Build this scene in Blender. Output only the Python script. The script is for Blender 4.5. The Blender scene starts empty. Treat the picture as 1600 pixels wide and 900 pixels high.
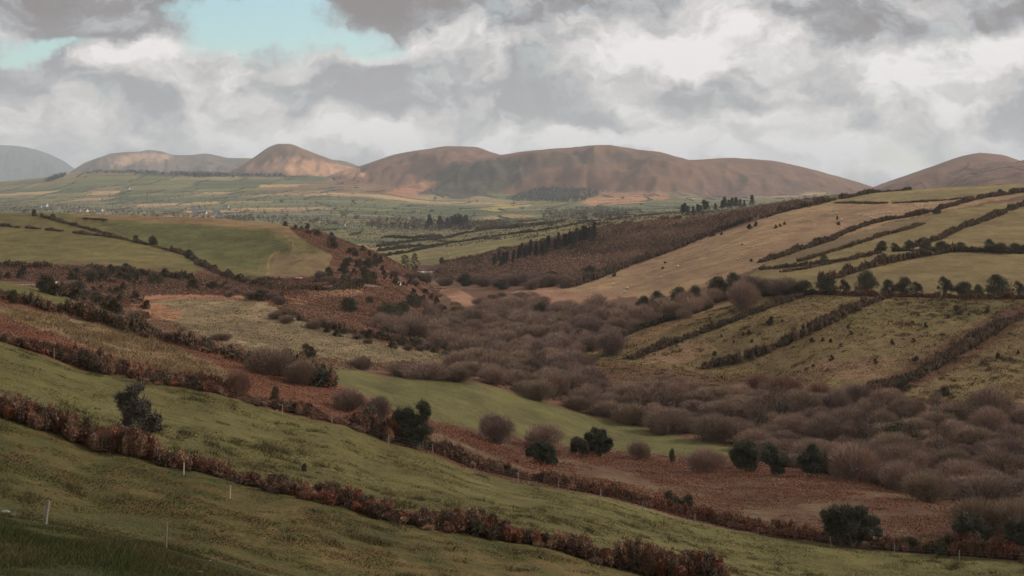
import bpy, math, random
import numpy as np
from math import radians
rng = np.random.default_rng(11)
random.seed(5)
F, HY, CX = 2222.0, 290.0, 800.0
SC = bpy.context.scene
COL = SC.collection

# ------------------------------------------------------------------ noise
def _h(ix, iy, s):
    n = (ix.astype(np.int64) * 374761393 + iy.astype(np.int64) * 668265263 + s * 974634777) & 0xFFFFFFFF
    n = ((n ^ (n >> 13)) * 1274126177) & 0xFFFFFFFF
    return ((n ^ (n >> 16)) & 0xFFFFFF) / float(0xFFFFFF)
def vnoise(x, y, s=0):
    xi, yi = np.floor(x), np.floor(y)
    fx, fy = x - xi, y - yi
    fx = fx * fx * fx * (fx * (fx * 6 - 15) + 10); fy = fy * fy * fy * (fy * (fy * 6 - 15) + 10)
    a, b = _h(xi, yi, s), _h(xi + 1, yi, s)
    c, d = _h(xi, yi + 1, s), _h(xi + 1, yi + 1, s)
    return (a * (1 - fx) + b * fx) * (1 - fy) + (c * (1 - fx) + d * fx) * fy * 1.0
def fbm(x, y, o=4, s=0, g=0.5):
    t, a, n = 0.0, 1.0, 0.0
    x, y = .819 * x - .574 * y, .574 * x + .819 * y
    for k in range(o):
        t = t + a * (vnoise(x, y, s + k * 17) - .5); n += a
        x, y = (.799 * x - .602 * y) * 2.03 + 17.3, (.602 * x + .799 * y) * 2.03 - 9.1; a *= g
    return t / n * 2
def pchip(xk, yk, x):
    xk, yk = np.asarray(xk, float), np.asarray(yk, float)
    h = np.diff(xk); d = np.diff(yk) / h
    m = np.zeros(len(xk)); m[0], m[-1] = d[0], d[-1]
    if len(xk) > 2:
        w1, w2 = 2 * h[1:] + h[:-1], h[1:] + 2 * h[:-1]
        ok = d[:-1] * d[1:] > 0
        with np.errstate(all='ignore'):
            mm = (w1 + w2) / (w1 / d[:-1] + w2 / d[1:])
        m[1:-1] = np.where(ok, mm, 0)
    x = np.clip(x, xk[0], xk[-1])
    i = np.clip(np.searchsorted(xk, x, side='right') - 1, 0, len(h) - 1)
    t = (x - xk[i]) / h[i]
    return (yk[i] * (1 + 2 * t) * (1 - t) ** 2 + m[i] * h[i] * t * (1 - t) ** 2
            + yk[i + 1] * t * t * (3 - 2 * t) + m[i + 1] * h[i] * t * t * (t - 1))

# ------------------------------------------------------------------ terrain survey: lines of (bearing, eye angle, distance)
CURVES = [
 [(-100,3500,2),(1700,3500,2)],
 [(-100,915,20),(300,950,20),(1700,1200,20)],
 [(-100,880,45),(0,902,45),(400,945,45),(800,1000,45),(1700,1100,45)],
 [(-100,800,65),(0,808,65),(72,818,65),(150,833,65),(260,856,65),(330,876,65),(400,896,65),(500,925,65),(800,985,65),(1700,1060,65)],
 [(-100,802,74),(0,810,74),(72,820,74),(150,835,74),(260,856,74),(330,870,74),(400,886,74),(500,905,74),(800,955,74),(1700,1040,74)],
 [(-100,615,112),(0,650,110),(66,670,110),(143,700,109),(200,710,108),(267,727,108),(320,737,107),(383,756,107),(450,770,106),(533,790,105),(616,812,105),(730,830,105),(786,843,105),(850,853,105),(916,873,105),(1016,899,105),(1200,940,104),(1700,1020,102)],
 [(-100,495,152),(0,535,155),(60,555,155),(130,579,156),(200,592,156),(265,603,157),(330,614,158),(440,645,160),(520,663,160),(600,690,162),(660,708,163),(740,738,164),(800,752,165),(870,765,165),(930,775,165),(1000,795,164),(1066,813,163),(1150,831,161),(1200,840,160),(1260,847,159),(1330,858,158),(1400,865,156),(1480,871,154),(1600,880,150),(1700,885,148)],
 [(-100,440,218),(0,468,215),(100,492,210),(200,518,205),(330,551,197),(430,581,192),(500,603,188),(560,628,184),(620,655,185),(700,693,192),(800,718,202),(900,732,208),(1000,746,210),(1100,757,208),(1300,782,192),(1500,812,176),(1700,840,168)],
 [(-100,425,262),(0,441,260),(100,463,255),(190,497,246),(300,538,236),(430,577,226),(500,593,230),(560,612,231),(620,640,231),(720,667,236),(850,692,246),(1000,709,252),(1140,717,248),(1300,745,228),(1450,775,208),(1600,792,200),(1700,798,198)],
 [(-100,500,330),(0,512,330),(100,515,328),(190,520,320),(300,541,302),(430,571,292),(500,570,290),(600,590,286),(740,598,295),(800,612,300),(920,648,302),(1000,668,294),(1140,697,272),(1300,722,255),(1600,752,242),(1700,756,240)],
 [(-100,453,420),(0,455,420),(100,460,420),(190,480,400),(300,507,370),(430,532,352),(500,548,347),(600,563,345),(700,575,350),(800,585,360),(900,582,370),(1000,577,380),(1100,583,375),(1350,612,332),(1600,628,312),(1700,632,308)],
 [(-100,440,460),(0,443,460),(100,446,458),(250,463,432),(400,467,430),(430,471,430),(500,490,430),(560,502,430),(620,520,430),(680,537,432),(800,540,436),(900,534,442),(950,526,448),(1000,518,442),(1100,498,436),(1200,480,428),(1300,472,425),(1600,468,415),(1700,468,412)],
 [(-100,416,560),(0,417,560),(100,418,560),(250,435,540),(400,447,530),(500,447,540),(560,453,540),(620,468,540),(680,494,542),(750,490,550),(850,482,560),(950,470,562),(1000,463,562),(1100,440,560),(1200,420,550),(1400,400,540),(1600,391,530),(1700,390,528)],
 [(-100,384,700),(0,385,700),(100,385,700),(200,390,690),(300,403,665),(400,412,645),(500,402,642),(560,415,642),(620,436,645),(680,468,652),(720,461,672),(800,455,690),(900,445,700),(1000,434,700),(1100,405,690),(1200,380,682),(1400,352,680),(1600,338,672),(1700,334,670)],
 [(-100,330,885),(0,331,880),(100,333,870),(200,337,860),(300,341,845),(400,347,822),(440,350,802),(480,358,784),(520,371,764),(560,386,744),(600,404,732),(640,430,722),(680,452,760),(720,442,800),(800,425,832),(900,405,852),(1000,390,852),(1100,370,842),(1200,340,832),(1300,325,830),(1400,312,822),(1600,303,800),(1700,300,795)],
 [(-100,392,1000),(0,390,1000),(300,395,1000),(500,405,1000),(600,412,1000),(645,413,1000),(700,405,1000),(800,390,1000),(900,368,1000),(1000,352,1000),(1060,343,1000),(1130,331,1000),(1200,318,1000),(1300,305,1000),(1400,297,995),(1500,292,990),(1600,287,980),(1700,284,975)],
 [(-100,385,1300),(600,385,1300),(700,384,1300),(800,371,1300),(900,354,1300),(1000,345,1300),(1060,340,1300),(1130,331,1300),(1200,327,1300),(1700,312,1300)],
 [(-100,360,1900),(600,362,1900),(700,362,1900),(800,352,1900),(900,345,1900),(1000,338,1900),(1200,335,1900),(1700,330,1900)],
 [(-100,343,2800),(300,344,2800),(700,346,2800),(900,338,2800),(1100,332,2800),(1700,330,2800)],
 [(-100,326,4000),(300,327,4000),(500,325,4000),(700,331,4000),(900,326,4000),(1100,322,4000),(1700,322,4000)],
 [(-100,309,5200),(0,308,5200),(200,302,5200),(400,299,5200),(550,300,5200),(700,316,5200),(800,318,5200),(900,310,5200),(1000,306,5200),(1100,311,5200),(1700,312,5200)],
 [(-100,288,6600),(0,284,6600),(60,279,6600),(100,273,6600),(150,268,6600),(220,268,6600),(300,271,6600),(400,275,6600),(480,275,6600),(560,285,6600),(700,300,6600),(1700,302,6600)],
 [(-100,299,8600),(1700,299,8600)],
 [(-100,293.5,30000),(1700,293.5,30000)],
]
RIDGES = [  # skyline nodes, distance, front width, back width, crest wander
 ([(470,292),(500,279),(540,264),(560,259),(600,246),(620,240),(680,230.5),(700,228),(740,229),(770,238),(800,246),(860,262),(940,290)], 7900, 3000, 1800, 250),
 ([(640,296),(680,275),(720,256),(750,248),(790,241),(850,234),(900,229),(925,227),(950,226),(975,230),(1000,234),(1030,237),(1060,245),(1080,249),(1110,247.5),(1140,246.5),(1180,249),(1210,252),(1240,258),(1300,273),(1362,292),(1400,303)], 7000, 2000, 2000, 200),
 ([(1310,312),(1365,293),(1400,280),(1450,262),(1500,245),(1532,239),(1560,240.5),(1590,249),(1640,268),(1700,290)], 5600, 2600, 2000, 100),
 ([(1440,300),(1500,275),(1560,259),(1600,250),(1700,232)], 4700, 2300, 1500, 150),
 ([(330,283),(370,263),(400,244),(425,228),(437,224.5),(450,224.5),(475,233),(510,246),(550,261),(590,275)], 9400, 2300, 2000, 0),
 ([(430,280),(480,262),(505,249),(530,250),(565,262),(600,280)], 11800, 1500, 2000, 0),
 ([(90,285),(115,265),(135,253),(165,243),(180,239),(200,237.5),(218,237),(232,234.5),(250,236),(275,242),(300,242),(320,240),(340,243),(360,247),(385,247),(410,252),(450,285)], 13500, 3800, 2500, 350),
 ([(-300,250),(-180,232),(-100,228),(-40,225.5),(0,226.5),(30,228),(60,235),(90,246),(110,258),(135,280)], 24000, 5000, 3000, 0),
]
us = np.concatenate([np.arange(-2600,-160,40.), np.arange(-160,1760,2.), np.arange(1760,4240,40.)])
Ds = np.concatenate([np.geomspace(2,40,34)[:-1], np.geomspace(40,1200,560)[:-1], np.geomspace(1200,29500,400)])
LS = np.log(Ds)
cz, cd = [], []
uc = np.clip(us, -100, 1700)
for c in CURVES:
    a = np.array(c, float)
    y, D = pchip(a[:,0], a[:,1], uc), pchip(a[:,0], a[:,2], uc)
    cd.append(np.log(D)); cz.append(-(y - HY) * D / F)
cd, cz = np.array(cd), np.array(cz)
Z = np.empty((len(us), len(Ds)))
for i in range(len(us)):
    Z[i] = pchip(cd[:,i], cz[:,i], LS)
UU, DD = np.meshgrid(us, Ds, indexing='ij')
XX = (UU - CX) / F * DD
rough = np.clip((DD - 5200) / 1500, 0, 1)
for k, (nodes, Dk, Wf, Wb, wan) in enumerate(RIDGES):
    nodes = [(nodes[0][0] - 110, nodes[0][1] + 75), (nodes[0][0] - 45, nodes[0][1] + 26)] + nodes + [(nodes[-1][0] + 45, nodes[-1][1] + 26), (nodes[-1][0] + 110, nodes[-1][1] + 75)]
    a = np.array(nodes, float)
    inside = (us >= a[0,0]) & (us <= a[-1,0])
    Dc = Dk + wan * 2 * fbm(us / 170.0 + 3 * k, us * 0 + k, 3, 40 + k)
    zb = -60.0 - Dk * .02
    t = (DD - Dc[:,None]); t = np.where(t < 0, -t / Wf, t / Wb)
    g = ((np.cos(np.pi * np.clip(t, 0, 1)) + 1) / 2)
    uw = UU + np.clip(t, 0, 1) ** 1.3 * (260 * fbm(XX / 1100 + k, DD / 1000, 3, 70 + k) + 90 * fbm(XX / 380, DD / 420 + k, 3, 75 + k)) * min(1.3, 7000 / Dk)
    fine = np.arange(a[0,0], a[-1,0] + 1, 3.); yf = pchip(a[:,0], a[:,1], fine); ker = np.exp(-np.linspace(-2, 2, 31) ** 2); ker /= ker.sum()
    ysm = np.convolve(np.pad(yf, 15, 'edge'), ker, 'valid'); bl = np.clip(t * 5, 0, 1)
    zs = -((pchip(a[:,0], a[:,1], uw) * (1 - bl) + np.interp(uw, fine, ysm) * bl) - HY) * Dc[:,None] / F
    g = np.where(DD < Dc[:,None], g * .65 + .35 * np.clip(1 - t, 0, 1) ** 1.4, g)
    gul = fbm(XX / 1000, DD / 1200, 3, 50 + k) * 90 + fbm(XX / 420, DD / 700, 5, 60 + k) * 52 + fbm(XX / 130, DD / 170, 4, 33 + k) * 20 + (1 - 2 * np.abs(fbm(XX / 300 + 7, DD / 900, 4, 90 + k))) * 60
    gul = gul * np.clip(t * 3.2, 0, 1) * np.clip(g * 3, 0, 1) * min(2.2, Dk / 7000)
    zr = zb + (zs - zb) * g + gul
    cap = -(np.interp(us, fine, yf)[:,None] + .2 - HY) * DD / F; ks = 1.5 + 22 * np.clip(t, 0, 1); zr = -ks * np.logaddexp(-zr / ks, -cap / ks)
    zr = np.where(inside[:,None] & (t < 1), zr, -1e4)
    m = np.maximum(Z, zr); kk = 5.0
    Z = m + kk * np.log1p(np.exp(-np.abs(Z - zr) / kk)) * (np.abs(Z - zr) < 60) * inside[:,None]
amp = np.clip((DD - 25) / 60, 0, 1)
Z += amp * (fbm(XX / 3.2, DD / 3.2, 3, 5) * .09 + fbm(XX / 11, DD / 11, 3, 6) * .28 * np.clip(DD / 200, .3, 1))
Z += np.clip((DD - 250) / 400, 0, 1) * fbm(XX / 45, DD / 45, 4, 8) * .9
Z += np.clip((DD - 1300) / 2500, 0, 1) * fbm(XX / 260, DD / 260, 5, 9) * 6
Z += np.clip((DD - 330) / 120, 0, 1) * np.clip((800 - DD) / 120, 0, 1) * np.clip((720 - UU) / 60, 0, 1) * np.clip((UU - 380) / 80, 0, 1) * ((1 - 2.4 * np.abs(fbm(XX / 38, DD / 60, 4, 19))) * 1.5 - .6)
YP = HY - F * Z / DD
RM = np.minimum.accumulate(np.where(DD < 30, 5000, YP), axis=1)
_ui = np.arange(len(us))
def _idx(u, D):
    a = np.clip(np.interp(u, us, _ui), 0, len(us) - 1.001)
    b = np.clip(np.interp(np.log(np.maximum(D, 2.01)), LS, np.arange(len(Ds))), 0, len(Ds) - 1.001)
    return a, b
def ground(x, y):
    x, y = np.asarray(x, float), np.asarray(y, float)
    a, b = _idx(CX + F * x / np.maximum(y, 2), y)
    i, j = a.astype(int), b.astype(int); p, q = a - i, b - j
    return Z[i,j]*(1-p)*(1-q) + Z[i+1,j]*p*(1-q) + Z[i,j+1]*(1-p)*q + Z[i+1,j+1]*p*q
def hit(u, y, dmin=0):
    """distance of the first ground seen in direction (u, y)"""
    i = int(round(np.clip(np.interp(u, us, _ui), 0, len(us) - 1)))
    r = RM[i]
    if dmin:
        r = np.minimum.accumulate(np.where(Ds < dmin, 5000, YP[i]))
    j = int(np.argmax(r <= y))
    if r[j] > y: j = len(Ds) - 2
    if j == 0: return Ds[0]
    y0, y1 = r[j-1], r[j]
    t = 0 if y0 > 4000 else (y0 - y) / max(y0 - y1, 1e-6)
    return float(Ds[j-1] + (Ds[j] - Ds[j-1]) * np.clip(t, 0, 1))
def at(u, y, dmin=0):
    D = hit(u, y, dmin); x = (u - CX) / F * D
    return np.array([x, D, float(ground(x, D))])
def line(pts, step=1.5, dmin=0):
    """a line walked over the ground, resampled about every step metres"""
    P = []
    for (a, b) in zip(pts[:-1], pts[1:]):
        n = max(2, int(abs(b[0] - a[0]) / 8))
        for t in np.linspace(0, 1, n, endpoint=False): P.append(at(a[0] + (b[0]-a[0])*t, a[1] + (b[1]-a[1])*t, dmin))
    P.append(at(*pts[-1], dmin)); P = np.array(P)
    # take out jumps behind a crest
    d = P[:,1].copy(); med = np.array([np.median(d[max(0,i-3):i+4]) for i in range(len(d))])
    u = CX + F * P[:,0] / P[:,1]; ok = np.abs(d / med - 1) < .12; d = np.where(ok, d, med)
    P[:,1] = d; P[:,0] = (u - CX) / F * d
    s = np.concatenate([[0], np.cumsum(np.hypot(np.diff(P[:,0]), np.diff(P[:,1])))])
    n = max(3, int(s[-1] / step)); q = np.linspace(0, s[-1], n)
    x, y = np.interp(q, s, P[:,0]), np.interp(q, s, P[:,1])
    return np.stack([x, y, ground(x, y)], 1)
def inpoly(u, y, poly):
    res = np.zeros(u.shape, bool); n = len(poly)
    for i in range(n):
        (x1, y1), (x2, y2) = poly[i], poly[(i + 1) % n]
        if y1 == y2: continue
        c = ((y1 > y) != (y2 > y)) & (u < (x2 - x1) * (y - y1) / (y2 - y1) + x1)
        res ^= c
    return res

# ------------------------------------------------------------------ object helpers
def tag(o, label=None, cat=None, group=None, kind=None):
    if label: o['label'] = label
    if cat: o['category'] = cat
    if group: o['group'] = group
    if kind: o['kind'] = kind
    return o
TONE = np.array((1.11, .91, .80))
def mk(name, V, Fc, mat, parent=None, cols=None, smooth=False, loc=None):
    V = np.asarray(V, np.float32); Fc = np.asarray(Fc, np.int32); k = Fc.shape[1]
    me = bpy.data.meshes.new(name)
    me.vertices.add(len(V)); me.vertices.foreach_set('co', V.ravel())
    me.loops.add(Fc.size); me.loops.foreach_set('vertex_index', Fc.ravel())
    me.polygons.add(len(Fc)); me.polygons.foreach_set('loop_start', np.arange(0, Fc.size, k, dtype=np.int32))
    me.polygons.foreach_set('loop_total', np.full(len(Fc), k, np.int32))
    me.polygons.foreach_set('use_smooth', np.full(len(Fc), smooth))
    if cols is not None:
        for nm, c in (cols.items() if isinstance(cols, dict) else [('col', cols)]):
            at_ = me.attributes.new(nm, 'FLOAT_COLOR', 'POINT')
            c4 = np.ones((len(V), 4), np.float32); c4[:, :3] = np.asarray(c) * (TONE if mat in (M_FOL, M_TWIG, M_HEDGE) or 'ground' in mat.name else 1); at_.data.foreach_set('color', c4.ravel())
    me.update(); me.validate()
    me.materials.append(mat)
    o = bpy.data.objects.new(name, me); COL.objects.link(o)
    if parent: o.parent = parent
    if loc is not None: o.location = loc
    return o
def empty(name, loc=(0,0,0), rz=0):
    o = bpy.data.objects.new(name, None); COL.objects.link(o); o.empty_display_size = .5
    o.location = loc; o.rotation_euler = (0, 0, rz); return o
def copy_tree(o, parent=None):
    c = o.copy(); COL.objects.link(c)
    if parent: c.parent = parent
    for ch in list(o.children): copy_tree(ch, c)
    return c
class MB:
    """collects triangles with a colour per corner"""
    def __init__(s): s.V, s.T, s.C, s.n = [], [], [], 0
    def add(s, V, T, c):
        V = np.asarray(V, float).reshape(-1, 3); T = np.asarray(T, int).reshape(-1, 3)
        c = np.asarray(c, float); c = np.broadcast_to(c, (len(V), 3))
        s.V.append(V); s.T.append(T + s.n); s.C.append(c); s.n += len(V)
    def blades(s, P, d, w, c, wide=.12):
        """tapering blade at P along d"""
        n = len(P)
        r = rng.normal(size=(n, 3)); sd = np.cross(d, r); sd /= np.linalg.norm(sd, axis=1, keepdims=True) + 1e-9
        w = np.broadcast_to(np.asarray(w, float), (n,))[:, None]
        V = np.stack([P - sd * w / 2, P + sd * w / 2, P + d], 1).reshape(-1, 3)
        s.add(V, np.arange(3 * n).reshape(-1, 3), np.repeat(np.broadcast_to(c, (n, 3)), 3, 0))
    def leaves(s, P, size, c, flat=0.0):
        """small leaf sprays facing any way"""
        n = len(P); a = rng.normal(size=(n, 3)); a[:, 2] *= (1 - flat)
        a /= np.linalg.norm(a, axis=1, keepdims=True) + 1e-9
        b = np.cross(a, rng.normal(size=(n, 3))); b /= np.linalg.norm(b, axis=1, keepdims=True) + 1e-9
        z = np.broadcast_to(np.asarray(size, float), (n,))[:, None]
        V = np.stack([P - a * z * .5 - b * z * .1, P + b * z * .45, P + a * z * .6], 1).reshape(-1, 3)
        s.add(V, np.arange(3 * n).reshape(-1, 3), np.repeat(np.broadcast_to(c, (n, 3)), 3, 0))
    def tube(s, pts, r, c, k=6):
        pts = np.asarray(pts, float); n = len(pts); r = np.broadcast_to(np.asarray(r, float), (n,))
        t = np.gradient(pts, axis=0); t /= np.linalg.norm(t, axis=1, keepdims=True) + 1e-9
        ref = np.array([.31, .95, .05]) ; a = np.cross(t, ref); a /= np.linalg.norm(a, axis=1, keepdims=True) + 1e-9
        b = np.cross(t, a); th = np.linspace(0, 2 * np.pi, k, endpoint=False)
        V = (pts[:, None] + r[:, None, None] * (a[:, None] * np.cos(th)[None, :, None] + b[:, None] * np.sin(th)[None, :, None])).reshape(-1, 3)
        T = []
        for i in range(n - 1):
            for j in range(k):
                p, q = i * k + j, i * k + (j + 1) % k
                T += [(p, q, q + k), (p, q + k, p + k)]
        e = len(V); V = np.vstack([V, pts[:1], pts[-1:]])
        for j in range(k):
            T += [(e, (j + 1) % k, j), (e + 1, (n - 1) * k + j, (n - 1) * k + (j + 1) % k)]
        s.add(V, T, c)
    def box(s, c0, c1, c):
        x0, y0, z0 = c0; x1, y1, z1 = c1
        V = [(x0,y0,z0),(x1,y0,z0),(x1,y1,z0),(x0,y1,z0),(x0,y0,z1),(x1,y0,z1),(x1,y1,z1),(x0,y1,z1)]
        T = [(0,2,1),(0,3,2),(4,5,6),(4,6,7),(0,1,5),(0,5,4),(1,2,6),(1,6,5),(2,3,7),(2,7,6),(3,0,4),(3,4,7)]
        s.add(V, T, c)
    def blob(s, c, r, col, seed=0, nu=10, nv=6, bump=.25):
        th = np.linspace(0, 2*np.pi, nu, endpoint=False); ph = np.linspace(.02, np.pi - .02, nv)
        T_, P_ = np.meshgrid(th, ph, indexing='ij')
        k = 1 + bump * fbm(T_ * 1.3 + seed * 3.1, P_ * 2 + seed, 2, seed)
        d = np.stack([np.cos(T_)*np.sin(P_), np.sin(T_)*np.sin(P_), np.cos(P_)], -1)
        V = (np.asarray(c) + d * np.asarray(r) * k[..., None]).reshape(-1, 3); T = []
        for i in range(nu):
            for j in range(nv - 1):
                a, b = i * nv + j, ((i + 1) % nu) * nv + j
                T += [(a, a + 1, b + 1), (a, b + 1, b)]
        s.add(V, T, col)
    def build(s, name, mat, parent=None, smooth=False, loc=None):
        return mk(name, np.vstack(s.V), np.vstack(s.T), mat, parent, np.vstack(s.C), smooth, loc)

# ------------------------------------------------------------------ materials
def newmat(name):
    m = bpy.data.materials.new(name); m.use_nodes = True; nt = m.node_tree; nt.nodes.clear()
    return m, nt, nt.nodes, nt.links
def nd(nt, t, **kw):
    n = nt.nodes.new(t)
    for k, v in kw.items(): setattr(n, k, v)
    return n
def mixc(nt, a, b, f, mode='MIX'):
    n = nd(nt, 'ShaderNodeMix', data_type='RGBA', blend_type=mode)
    for i, v in ((0, f), (6, a), (7, b)):
        if hasattr(v, 'is_output'): nt.links.new(v, n.inputs[i])
        else: n.inputs[i].default_value = v if i == 0 or len(v) == 4 else (*v, 1)
    return n.outputs[2]
def math_(nt, op, a, b=None, c=None):
    n = nd(nt, 'ShaderNodeMath', operation=op)
    for i, v in enumerate((a, b, c)):
        if v is None: continue
        if hasattr(v, 'is_output'): nt.links.new(v, n.inputs[i])
        else: n.inputs[i].default_value = v
    return n.outputs[0]
def ramp(nt, x, lo, hi, a=0., b=1.):
    n = nd(nt, 'ShaderNodeMapRange', interpolation_type='SMOOTHSTEP')
    nt.links.new(x, n.inputs[0])
    for i, v in zip((1, 2, 3, 4), (lo, hi, a, b)): n.inputs[i].default_value = v
    return n.outputs[0]
def foliage(name, vary=.35, trans=.0):
    m, nt, N, L = newmat(name)
    at_ = nd(nt, 'ShaderNodeAttribute', attribute_name='col')
    oi = nd(nt, 'ShaderNodeObjectInfo')
    v = math_(nt, 'MULTIPLY_ADD', oi.outputs['Random'], vary * 2, 1 - vary)
    col = mixc(nt, at_.outputs['Color'], (1, 1, 1), 1.0, 'MULTIPLY')
    vv = nd(nt, 'ShaderNodeVectorMath', operation='SCALE'); L.new(col, vv.inputs[0]); L.new(v, vv.inputs['Scale'])
    b = nd(nt, 'ShaderNodeBsdfPrincipled'); b.inputs['Roughness'].default_value = .8
    b.inputs['Specular IOR Level'].default_value = .15
    L.new(vv.outputs[0], b.inputs['Base Color'])
    o = nd(nt, 'ShaderNodeOutputMaterial'); L.new(b.outputs[0], o.inputs[0])
    return m
def plain(name, rough=.8, var=.25, scale=3.0):
    m, nt, N, L = newmat(name)
    at_ = nd(nt, 'ShaderNodeAttribute', attribute_name='col')
    tc = nd(nt, 'ShaderNodeTexCoord'); nz = nd(nt, 'ShaderNodeTexNoise'); nz.inputs['Scale'].default_value = scale; nz.inputs['Detail'].default_value = 6
    L.new(tc.outputs['Object'], nz.inputs['Vector'])
    k = math_(nt, 'MULTIPLY_ADD', nz.outputs[0], var * 2, 1 - var)
    vv = nd(nt, 'ShaderNodeVectorMath', operation='SCALE'); L.new(at_.outputs['Color'], vv.inputs[0]); L.new(k, vv.inputs['Scale'])
    b = nd(nt, 'ShaderNodeBsdfPrincipled'); b.inputs['Roughness'].default_value = rough; L.new(vv.outputs[0], b.inputs['Base Color'])
    o = nd(nt, 'ShaderNodeOutputMaterial'); L.new(b.outputs[0], o.inputs[0])
    return m
M_FOL, M_TWIG, M_BARK = foliage('leaf_cover', .22), foliage('twig_cover', .16), plain('bark', .9, .35, 4)
M_HEDGE, M_WALL, M_WOOD = foliage('hedge_cover', .08), plain('rendered_wall', .8, .06, .6), plain('weathered_wood', .9, .35, 9)
M_WOOL, M_GLASS = plain('wool', .95, .1, 5), plain('window_glass', .15, .1, 1)

def terrain_mat():
    m, nt, N, L = newmat('hillside_ground')
    a1 = nd(nt, 'ShaderNodeAttribute', attribute_name='col'); a2 = nd(nt, 'ShaderNodeAttribute', attribute_name='col2')
    g = nd(nt, 'ShaderNodeNewGeometry')
    def noise(scale, det, rgh, sx=1, sy=1, off=0):
        mp = nd(nt, 'ShaderNodeMapping'); L.new(g.outputs['Position'], mp.inputs[0])
        mp.inputs['Scale'].default_value = (sx, sy, sx * .6); mp.inputs['Location'].default_value = (off, off * .7, 0)
        n = nd(nt, 'ShaderNodeTexNoise'); n.inputs['Scale'].default_value = scale; n.inputs['Detail'].default_value = det; n.inputs['Roughness'].default_value = rgh
        L.new(mp.outputs[0], n.inputs['Vector']); return n.outputs[0]
    n1 = noise(.02, 10, .62); n2 = noise(.55, 5, .65, 1, .7, 31); n3 = noise(3.2, 3, .7, 1, .6, 77); n4 = noise(.006, 6, .6, 1, 1, 9)
    n5 = noise(.11, 6, .68, 1, .55, 53); f = ramp(nt, math_(nt, 'MULTIPLY_ADD', n5, .55, math_(nt, 'MULTIPLY', n1, .45)), .40, .60)
    f2 = ramp(nt, n2, .40, .62)
    f = math_(nt, 'MULTIPLY_ADD', f2, .45, math_(nt, 'MULTIPLY', f, .55))
    c = mixc(nt, a1.outputs['Color'], a2.outputs['Color'], f)
    k = math_(nt, 'MULTIPLY_ADD', n3, 1.3, .35)
    k = math_(nt, 'MULTIPLY', k, math_(nt, 'MULTIPLY_ADD', n4, 1.1, .45)); k = math_(nt, 'MULTIPLY', k, ramp(nt, n5, .34, .68, .74, 1.26)); k = math_(nt, 'MULTIPLY', k, ramp(nt, n1, .34, .66, .85, 1.15))
    k = math_(nt, 'MULTIPLY', k, math_(nt, 'MULTIPLY_ADD', n2, 1.0, .5))
    vv = nd(nt, 'ShaderNodeVectorMath', operation='SCALE'); L.new(c, vv.inputs[0]); L.new(k, vv.inputs['Scale'])
    b = nd(nt, 'ShaderNodeBsdfPrincipled'); b.inputs['Roughness'].default_value = .95; b.inputs['Specular IOR Level'].default_value = .1
    L.new(vv.outputs[0], b.inputs['Base Color'])
    hgt = math_(nt, 'ADD', math_(nt, 'MULTIPLY', n2, .5), math_(nt, 'MULTIPLY', n3, .16))
    hgt = math_(nt, 'ADD', hgt, math_(nt, 'MULTIPLY', n1, 6.0))
    bp = nd(nt, 'ShaderNodeBump'); bp.inputs['Strength'].default_value = .75; bp.inputs['Distance'].default_value = 1.0
    L.new(hgt, bp.inputs['Height']); L.new(bp.outputs[0], b.inputs['Normal'])
    o = nd(nt, 'ShaderNodeOutputMaterial'); L.new(b.outputs[0], o.inputs[0])
    return m

# ------------------------------------------------------------------ far plain: fields laid out over the land
TH = radians(14)
def pq(x, y):
    wx = 260 * fbm(x / 1500, y / 1500, 2, 301); wy = 230 * fbm(x / 1400 + 5, y / 1400, 2, 302)
    X, Y = x + wx, y + wy
    return X * math.cos(TH) + Y * math.sin(TH), -X * math.sin(TH) + Y * math.cos(TH)
QS = [1040]; _r = random.Random(3)
while QS[-1] < 9000: QS.append(QS[-1] + _r.uniform(.9, 1.3) * (95 + QS[-1] * .028))
QS = np.array(QS)
PS = []
for i in range(len(QS)):
    l = [-4000.]
    while l[-1] < 5000: l.append(l[-1] + _r.uniform(110, 330))
    PS.append(np.array(l))
PAL = 1.5 * np.array([(.25,.20,.115),(.065,.080,.045),(.085,.105,.055),(.10,.115,.06),(.12,.13,.065),(.075,.095,.055),(.15,.15,.08),(.19,.16,.095),(.10,.11,.07),(.13,.12,.075),(.11,.125,.06)])
def cellcol(x, y):
    p, q = pq(x, y)
    j = np.clip(np.searchsorted(QS, q) - 1, 0, len(QS) - 2)
    i = np.zeros_like(j)
    for r in range(len(QS)):
        m = j == r
        if m.any(): i[m] = np.searchsorted(PS[r], p[m])
    h = _h(i.astype(float), j.astype(float), 77)
    return PAL[(h * 10.999).astype(int)]

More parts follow.
